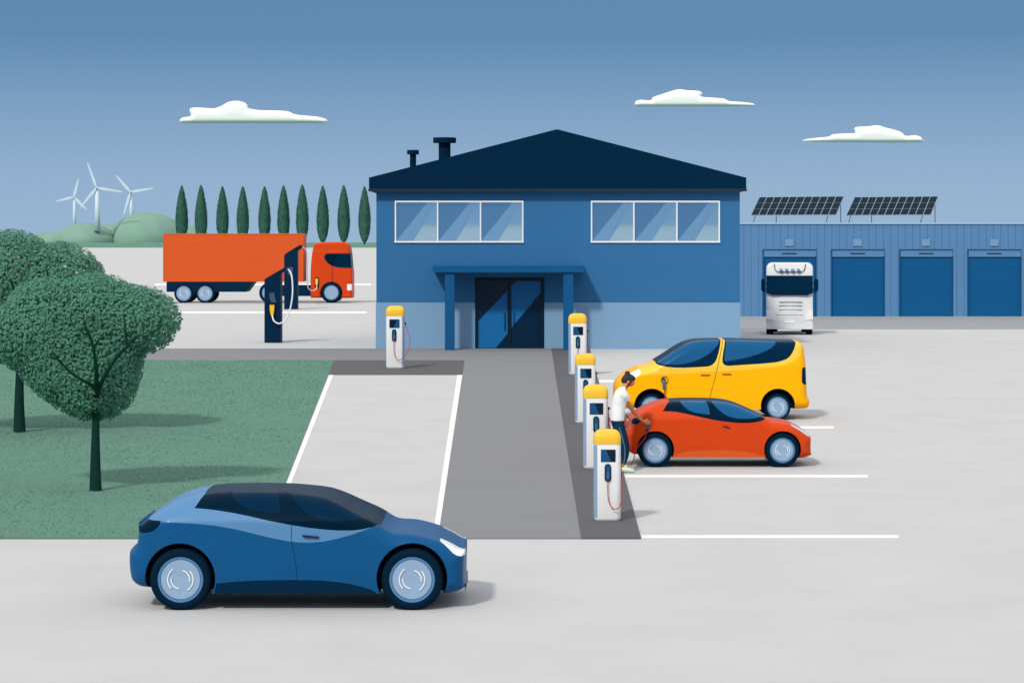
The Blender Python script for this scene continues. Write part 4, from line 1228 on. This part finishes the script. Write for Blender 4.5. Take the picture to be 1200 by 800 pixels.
# plug hanging in the van's side
def van_plug():
    d = VAN.d
    x, zz = VAN.lx(777.8, .05), VAN.lz(449, .05)
    y = -VAN.y_at(x, zz)
    w = VAN.root.location
    t = thing('charging_plug', 'blue-grey charging plug in the yellow van\'s front wing', 'plug', (w.x + x, w.y + y, zz - .25))
    rg = MB().tube([(.02 + .085 * math.cos(a), -.012, .33 + .085 * math.sin(a)) for a in [2 * PI * i / 24 for i in range(25)]], .007, 6)
    rg.lathe([(.001, -.03), (.045, -.025), (.045, 0.02)], (0, 0, .34), 'Y', 16); rg.build('socket', seam_m, t, 40)
    MB().tube([(0, -.035, .345), (0, -.06, .31), (0, -.075, .22), (.005, -.07, .11)], [.03, .04, .038, .03], 10).build('grip', conn2_m, t, True)
    P = [(.005, -.07, .11), (.02, -.08, -.05), (.06, -.12, -.35), (0, -.2, -.6), (-.4, -.3, -zz + .27), (-1.2, -.4, -zz + .265), (-1.9, -.2, -zz + .265)]
    MB().tube(spline(P, 8), .011, 8).build('cable', red_cable_m, t, True)


van_plug()


# ------------------------------------------------------------------ trees
def leaves(blobs, n, size, parent, m, name='crown', shell=.72, seed=1, squash=1.0):
    r = np.random.default_rng(seed)
    B = np.array(blobs, float)  # x y z rx ry rz
    vol = (B[:, 3] * B[:, 5]); idx = r.choice(len(B), n, p=vol / vol.sum())
    u = r.normal(size=(n, 3)); u /= np.linalg.norm(u, axis=1)[:, None]
    # clumpy radius: twigs of leaves bunch together
    rad = (shell + (1 - shell) * r.uniform(0, 1, n) ** .6)
    cl = r.normal(size=(60, 3)); cl /= np.linalg.norm(cl, axis=1)[:, None]
    bump = np.max(u @ cl.T, axis=1); rad *= .93 + .08 * np.clip((bump - .82) / .18, 0, 1)
    c = B[idx, :3] + u * rad[:, None] * B[idx, 3:6]
    nrm = u * 1.0 + np.array([-.1, -.25, .3]) + r.normal(size=(n, 3)) * .30; nrm /= np.linalg.norm(nrm, axis=1)[:, None]
    t = np.cross(nrm, r.normal(size=(n, 3))); t /= np.linalg.norm(t, axis=1)[:, None]
    b = np.cross(nrm, t)
    sz = (size * r.uniform(.7, 1.3, n))[:, None]
    V = np.stack([c - t * sz, c - b * sz * .5 + nrm * sz * .12, c + t * sz, c + b * sz * .5 + nrm * sz * .12], 1).reshape(-1, 3)
    return raw_mesh(name, V, 4, m, parent)


def broad_tree(label, base, trunk, branches, blobs, leaf, seed, dyc, dz, n=30000, size=.05):
    d = dist(base[1]); s = F / d
    t = thing('broadleaf_tree', label, 'tree', (at(base[0], base[1], d).x, d, .03), 0, 'broadleaf trees on the lawn')
    def q(p, dy=0.0):
        dy = dy * 1.3
        return Vector(((p[0] - 600) * (d + dy) / F - t.location.x, dy, HC - .03 - (p[1] - YH) * (d + dy) / F))
    m = MB()
    P = [q((a, b), 0) for a, b, w in trunk]
    m.tube(spline(P, 6), [trunk[0][2] / s] if False else list(np.interp(np.linspace(0, len(trunk) - 1, (len(trunk) - 1) * 6 + 1), range(len(trunk)), [w / 2 / s for *_, w in trunk])), 14)
    m.build('trunk', bark_m, t, True)
    for br in branches:
        P = [q((a, b), dy) for a, b, dy, w in br]
        sp = spline(P, 6)
        MB().tube(sp, list(np.interp(np.linspace(0, len(br) - 1, len(sp)), range(len(br)), [w / 2 / s for *_, w in br])), 8).build('branch', bark_m, t, True)
    BB = []
    for cx, cy, rx, ry in blobs:
        k = (d + dyc) / F
        c = q((cx, cy), dyc); BB.append((c.x, c.y, c.z, rx * k, dz, ry * k))
    leaves(BB, n, size, t, leaf, seed=seed)


broad_tree('broadleaf tree with forked trunk standing nearest the blue car on the lawn', (112, 577),
           [(112, 578, 15), (111.8, 545, 12), (112, 510, 9.5), (112.5, 478, 8)],
           [[(112.5, 479, 0, 7), (114, 460, -.2, 6), (123, 440, -.42, 5), (137, 418, -.52, 4.2), (149, 406, -.6, 3.6), (159.5, 394, -.66, 2.4)],
            [(149, 406, -.6, 2.6), (147, 388, -.66, 2.2), (145, 368.5, -.7, 1.4)],
            [(112.5, 479, 0, 7), (113, 452, -.3, 5.5), (112.5, 430, -.48, 4.6), (108, 402, -.58, 3.6), (100, 382, -.66, 2.6)],
            [(110, 408, -.56, 2.8), (113, 402, -.6, 2.4), (117, 396, -.66, 1.8)],
            [(112.5, 453, -.3, 4), (100, 447, -.5, 3.6), (84, 437, -.56, 3.2), (70, 423, -.62, 2.6), (61, 411, -.68, 1.6)],
            [(71, 423, -.62, 2.2), (63, 419, -.66, 1.8), (54, 418, -.7, 1.3)]],
           [(120, 428, 48, 65), (92, 435, 50, 52), (40, 392, 58, 46), (66, 418, 50, 46), (159, 375, 54, 42), (140, 372, 58, 42), (85, 405, 58, 68), (104, 455, 38, 38), (56, 385, 60, 62), (132, 398, 42, 58), (72, 436, 40, 38), (110, 368, 60, 50)], leaf_m, 3, .30, .78, 85000, .036)
broad_tree('broadleaf tree behind the forked one, at the left edge of the lawn', (23, 508),
           [(23, 509, 15), (22.5, 475, 11.5), (23, 440, 9), (23, 415, 8)],
           [[(23, 425, 0, 7), (22, 395, -.5, 5.5), (22, 368, -1.0, 5), (18.5, 345, -1.12, 3.6), (12, 327, -1.2, 2.2)],
            [(20, 352, -1.1, 3), (24, 345, -1.16, 2.4), (27, 340, -1.2, 1.8)],
            [(22, 395, -.5, 4), (15, 390, -1.0, 4), (6, 385, -1.1, 3.4), (-6, 376, -1.2, 2)],
            [(22, 400, -.4, 4), (42, 370, -.9, 3.4), (56, 334, -1.1, 2.6), (54.3, 314, -1.2, 1.4)]],
           [(12, 335, 64, 67), (70, 340, 56, 58), (106, 366, 50, 48), (130, 376, 46, 42), (-45, 350, 60, 70), (20, 388, 62, 40), (-20, 395, 50, 34), (70, 392, 50, 50)], leaf2_m, 5, .45, 1.35, 95000, .047)


def cypress_row():
    d = 340; s = F / d
    words = ['leftmost', 'second from the left', 'third from the left', 'fourth from the left', 'fifth from the left', 'fifth from the right', 'fourth from the right', 'third from the right', 'second from the right', 'rightmost']
    xs = [213, 236.5, 261, 285, 309.5, 331.5, 354.6, 379, 403, 427.6]
    H_, zb = (286.3 - 218) / s, .35
    r = np.random.default_rng(11); n = 3600
    h = r.uniform(0, 1, n)
    prof = lambda u: np.power(np.clip(np.sin(PI * np.power(u, .72)), 0, 1), .72) * .93
    h = np.clip(r.beta(1.3, 1.5, n), 0, 1)
    a = r.uniform(0, 2 * PI, n); R = prof(h) * (7.8 / s) * (.82 + .2 * r.uniform(0, 1, n))
    c = np.stack([np.cos(a) * R, np.sin(a) * R, zb + h * (H_ - zb)], 1)
    up = np.stack([np.cos(a) * .35, np.sin(a) * .35, np.ones(n)], 1) + r.normal(0, .15, (n, 3)); up /= np.linalg.norm(up, axis=1)[:, None]
    out = np.stack([np.cos(a), np.sin(a), np.zeros(n)], 1); sd = np.cross(up, out)
    sz = (.16 * r.uniform(.7, 1.3, n))[:, None]
    V = np.stack([c - sd * sz * .6, c - up * sz + out * .02, c + sd * sz * .6, c + up * sz * 1.6], 1).reshape(-1, 3)
    first = None
    for w, x in zip(words, xs):
        p = at(x, 286.3, d); lb = f'tall slim cypress, {w} in the row behind the orange truck'
        if first is None:
            t = first = thing('cypress_tree', lb, 'tree', (p.x, d, gz(d)), 0, 'row of cypresses behind the orange truck')
            raw_mesh('crown', V, 4, cyp_m, t)
            core = MB().lathe([(.02 + .8 * float(prof(u)) * 7.7 / s, zb + u * (H_ - zb)) for u in np.linspace(0.01, .97, 16)], (0, 0, 0), 'Z', 14)
            core.build('inner_foliage', cyp_m, t, True)
            MB().tube([(0, 0, -.1), (0, 0, .9)], .12, 8).build('trunk', bark_m, t)
        else:
            t = dup(first, (p.x + random.uniform(-.05, .05), d + random.uniform(-1, 1), gz(d)), lb, random.uniform(.985, 1.02)); t.rotation_euler.z = random.uniform(0, 6.28)


cypress_row()


# ------------------------------------------------------------------ hills and wind turbines
def hill(px, top, rx, dd_, ry, seed):
    d = dd_; k = d / F; zb = gz(d) - 1
    h = at(0, top, d).z - zb; r = np.random.default_rng(seed); ph = r.uniform(0, 6, 6)
    v = []; f = []; n, m = 64, 20
    for i in range(m + 1):
        e = i / m * PI / 2
        for j in range(n):
            a = 2 * PI * j / n
            w = 1 + .03 * math.sin(3 * a + ph[0]) * math.cos(e) + .015 * math.sin(9 * a + ph[1] + 4 * e)
            v.append((rx * k * math.cos(e) * math.cos(a) * w, ry * math.cos(e) * math.sin(a) * w, h * math.sin(e)))
    for i in range(m):
        for j in range(n): f.append((i * n + j, i * n + (j + 1) % n, (i + 1) * n + (j + 1) % n, (i + 1) * n + j))
    o = link('hill', v, f, hill_m, smooth=True, loc=((px - 600) * k, d, zb)); o['kind'] = 'structure'; return o


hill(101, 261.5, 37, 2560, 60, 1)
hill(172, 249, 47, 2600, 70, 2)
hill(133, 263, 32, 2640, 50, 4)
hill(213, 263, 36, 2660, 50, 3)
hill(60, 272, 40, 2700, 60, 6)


def turbine(label, hub, foot, tips, d, w0, w1, shaft=.0):
    k = d / F; p = at(foot[0], foot[1], d)
    t = thing('wind_turbine', label, 'wind turbine', (p.x, d, p.z), 0, 'wind turbines on the hills')
    hx, hz = (hub[0] - foot[0]) * k, (foot[1] - hub[1]) * k
    MB().tube([(0, 0, -2), (hx * .5, 0, hz * .5), (hx, 0, hz)], [w0 / 2 * k, (w0 + w1) / 4 * k, w1 / 2 * k], 16).build('tower', turb_m, t, True)
    na = MB().box(hx - 1.1, hx + 1.1, -2.6, 3.2, hz - 1.1, hz + 1.1, .4).build('nacelle', turb_m, t)
    MB().lathe([(.05, -1.6), (.8, -1.2), (1.15, -.4), (1.2, .4)], (hx, -2.9, hz), 'Y', 16).build('hub', turb_m, na, True)
    for tx, ty in tips:
        vx, vz = (tx - hub[0]) * k, (hub[1] - ty) * k; L = math.hypot(vx, vz); ux, uz = vx / L, vz / L; nx_, nz_ = -uz, ux
        P = []
        for a, w in ((.0, 1.2), (.06, 1.3), (.22, 3.2), (.6, 2.4), (.93, 1.3), (1, .5)): P.append((hx + ux * L * a + nx_ * w * .5, hz + uz * L * a + nz_ * w * .5))
        for a, w in ((1, .5), (.93, 1.3), (.6, 2.4), (.22, 3.2), (.06, 1.3), (.0, 1.2)): P.append((hx + ux * L * a - nx_ * w * .5, hz + uz * L * a - nz_ * w * .5))
        MB().prism(P, -3.5, -3.05).build('blade', turb_m, t)


turbine('small wind turbine standing left of the tallest one', (87, 231), (87.3, 268), ((92.7, 209.5), (66.5, 235.8), (102, 245.5)), 2600, 5, 2.4)
turbine('tallest wind turbine, between the two smaller ones', (113.7, 220), (114.2, 269), ((102.8, 190), (144.5, 225), (94.5, 243.5)), 2520, 7.6, 3.6)
turbine('wind turbine rising behind the highest pale green hill', (153.3, 225), (154.3, 262), ((136.4, 205.5), (180.5, 220.5), (145.5, 251.5)), 2640, 6, 2.6)


# ------------------------------------------------------------------ clouds: thick rounded volumes far away
def cloud(label, pts, d, depth):
    depth = 7
    k = d / F
    P = smooth2d(pts + [pts[0]], 4)[:-1]
    cx = sum(p[0] for p in P) / len(P); base = max(p[1] for p in P)
    L = [((x - cx) * k, (base - y) * k) for x, y in P]
    a = sum(p[0] * q[1] - q[0] * p[1] for p, q in zip(L, L[1:] + L[:1]))
    if a < 0: L = L[::-1]
    pv = [Vector(p) for p in L]; n = len(L)
    A = np.array(L); x0, z0 = A.min(0); x1, z1 = A.max(0); st = (z1 - z0) / 12
    gx, gy = np.meshgrid(np.arange(x0, x1, st), np.arange(z0, z1, st)); gx = gx.ravel(); gy = gy.ravel()
    ins = poly_in(gx, gy, L); pv += [Vector((float(a), float(b))) for a, b in zip(gx[ins], gy[ins])]
    V, E, Fc, *_ = delaunay_2d_cdt(pv, [(i, (i + 1) % n) for i in range(n)], [], 0, 1e-4)
    VA = np.array([(q.x, q.y) for q in V]); FA = np.array([f[:3] for f in Fc]); ce = VA[FA].mean(1); FA = FA[poly_in(ce[:, 0], ce[:, 1], L)]
    AA, BB = A, np.roll(A, -1, 0); AB = BB - AA
    t = np.clip(((VA[:, None] - AA[None]) * AB[None]).sum(2) / (AB * AB).sum(1)[None], 0, 1)
    ds = np.sqrt(((VA[:, None] - AA[None] - AB[None] * t[..., None]) ** 2).sum(2)).min(1)
    mx = ds.max(); qd = np.clip(ds / (mx * .4), 0, 1); yy = depth * (.8 * np.sqrt(np.clip(1 - (1 - qd) ** 2, 0, 1)) + .2 * ds / mx)
    a, b, c = VA[FA[:, 0]], VA[FA[:, 1]], VA[FA[:, 2]]
    cr = (b[:, 0] - a[:, 0]) * (c[:, 1] - a[:, 1]) - (b[:, 1] - a[:, 1]) * (c[:, 0] - a[:, 0]); FA[cr < 0] = FA[cr < 0][:, ::-1]
    m = len(VA)
    v = [(p[0], -q, p[1]) for p, q in zip(VA, yy)] + [(p[0], q, p[1]) for p, q in zip(VA, yy)]
    f = FA.tolist() + (FA[:, ::-1] + m).tolist()
    bm = bmesh.new(); vs = [bm.verts.new(p) for p in v]
    for q in f:
        try: bm.faces.new([vs[i] for i in q])
        except ValueError: pass
    bmesh.ops.remove_doubles(bm, verts=bm.verts, dist=1e-3)
    me = bpy.data.meshes.new('cloud'); bm.to_mesh(me); bm.free(); me.shade_smooth(); me.materials.append(cloud_m)
    o = bpy.data.objects.new('cloud', me); C.objects.link(o); o.location = at(cx, base, d); tag(o, label, 'cloud', 'clouds in the blue sky')


z1 = lambda p: Zm(0, 60, .36667, p)
cloud('white cloud above the cypresses and the orange truck', z1([(574, 222), (582, 213), (607, 209), (609, 200), (606, 190), (612, 182), (640, 181), (685, 183), (710, 174), (730, 163), (755, 159), (780, 164), (792, 175), (795, 183), (830, 189), (880, 190), (920, 193), (945, 203), (985, 207), (1025, 212), (1046, 221), (1040, 228), (1000, 230), (700, 230), (590, 230)]), 3500, 14)
z8 = lambda p: Zm(730, 95, .30833, p)
cloud('white cloud above the right slope of the office roof', z8([(45, 88), (50, 77), (70, 72), (105, 74), (115, 62), (150, 50), (190, 37), (215, 32), (245, 36), (285, 38), (302, 46), (300, 60), (345, 64), (385, 68), (405, 77), (450, 80), (490, 85), (500, 90), (480, 96), (300, 97), (100, 97), (55, 97)]), 3500, 14)
cloud('white cloud low over the warehouse, farthest right', z8([(682, 225), (700, 221), (740, 216), (780, 212), (800, 203), (840, 200), (882, 198), (879, 183), (890, 175), (930, 173), (968, 169), (1000, 178), (1040, 188), (1062, 198), (1075, 209), (1110, 207), (1132, 213), (1138, 224), (1128, 233), (900, 233), (760, 232), (700, 230)]), 3500, 14)

# ------------------------------------------------------------------ sky, sun, camera
w = bpy.data.worlds.new('World'); S.world = w; w.use_nodes = True
nt = w.node_tree; N = nt.nodes; L = nt.links
bg = N['Background']; bg.inputs['Strength'].default_value = .1
EL, DX, DY = math.radians(43), .46, .888      # light travels towards +x (right) and +y (away)
sky = N.new('ShaderNodeTexSky'); sky.sky_type = 'NISHITA'; sky.sun_disc = False
sky.sun_elevation = EL; sky.sun_rotation = math.atan2(-DX, -DY)
tc = N.new('ShaderNodeTexCoord'); sp = N.new('ShaderNodeSeparateXYZ'); L.new(tc.outputs['Generated'], sp.inputs[0])
mr = N.new('ShaderNodeMapRange'); mr.inputs['From Min'].default_value = 0.0; mr.inputs['From Max'].default_value = .40
L.new(sp.outputs['Z'], mr.inputs['Value'])
cr = N.new('ShaderNodeValToRGB'); L.new(mr.outputs['Result'], cr.inputs['Fac'])
EXP = 1.0
def skyc(c): return tuple(lin(v) for v in c) + (1,)
el = cr.color_ramp.elements
el[0].position = 0; el[0].color = skyc((150, 181, 211)); el[1].position = 1; el[1].color = skyc((250, 251, 252))  # upper sky whitened out of view as added neutral fill
for p, c in ((.08, (139, 171, 205)), (.14, (121, 156, 194)), (.19, (101, 143, 184)), (.23, (84, 131, 173)), (.29, (82, 129, 172)), (.45, (165, 186, 208))):
    e = el.new(p); e.color = skyc(c)
mu = N.new('ShaderNodeVectorMath'); mu.operation = 'SCALE'; mu.inputs['Scale'].default_value = 10 / 1.55
L.new(cr.outputs['Color'], mu.inputs[0])
mx = N.new('ShaderNodeMix'); mx.data_type = 'RGBA'; mx.inputs['Factor'].default_value = .95
L.new(sky.outputs[0], mx.inputs[6]); L.new(mu.outputs[0], mx.inputs[7]); L.new(mx.outputs[2], bg.inputs['Color'])

sd = bpy.data.lights.new('sun', 'SUN'); sd.energy = 1.75; sd.angle = math.radians(5.0); sd.color = (1, .955, .88)
so = bpy.data.objects.new('sun', sd); C.objects.link(so)
so.rotation_euler = Vector((DX * math.cos(EL), DY * math.cos(EL), -math.sin(EL))).to_track_quat('-Z', 'Y').to_euler()
so.location = (-20, 10, 30)

cd = bpy.data.cameras.new('camera'); co = bpy.data.objects.new('camera', cd); C.objects.link(co)
cd.sensor_width = 36; cd.lens = 36 * F / 1200; cd.shift_y = (YH - 400) / 1200
cd.clip_start = .5; cd.clip_end = 20000
co.location = (0, 0, HC); co.rotation_euler = (PI / 2, 0, 0)
S.camera = co
S.view_settings.view_transform = 'Standard'; S.view_settings.look = 'None'; S.view_settings.gamma = 1
S.view_settings.exposure = math.log2(1.55)
S.render.engine = 'CYCLES'
S.cycles.max_bounces = 6; S.cycles.diffuse_bounces = 3; S.cycles.glossy_bounces = 3
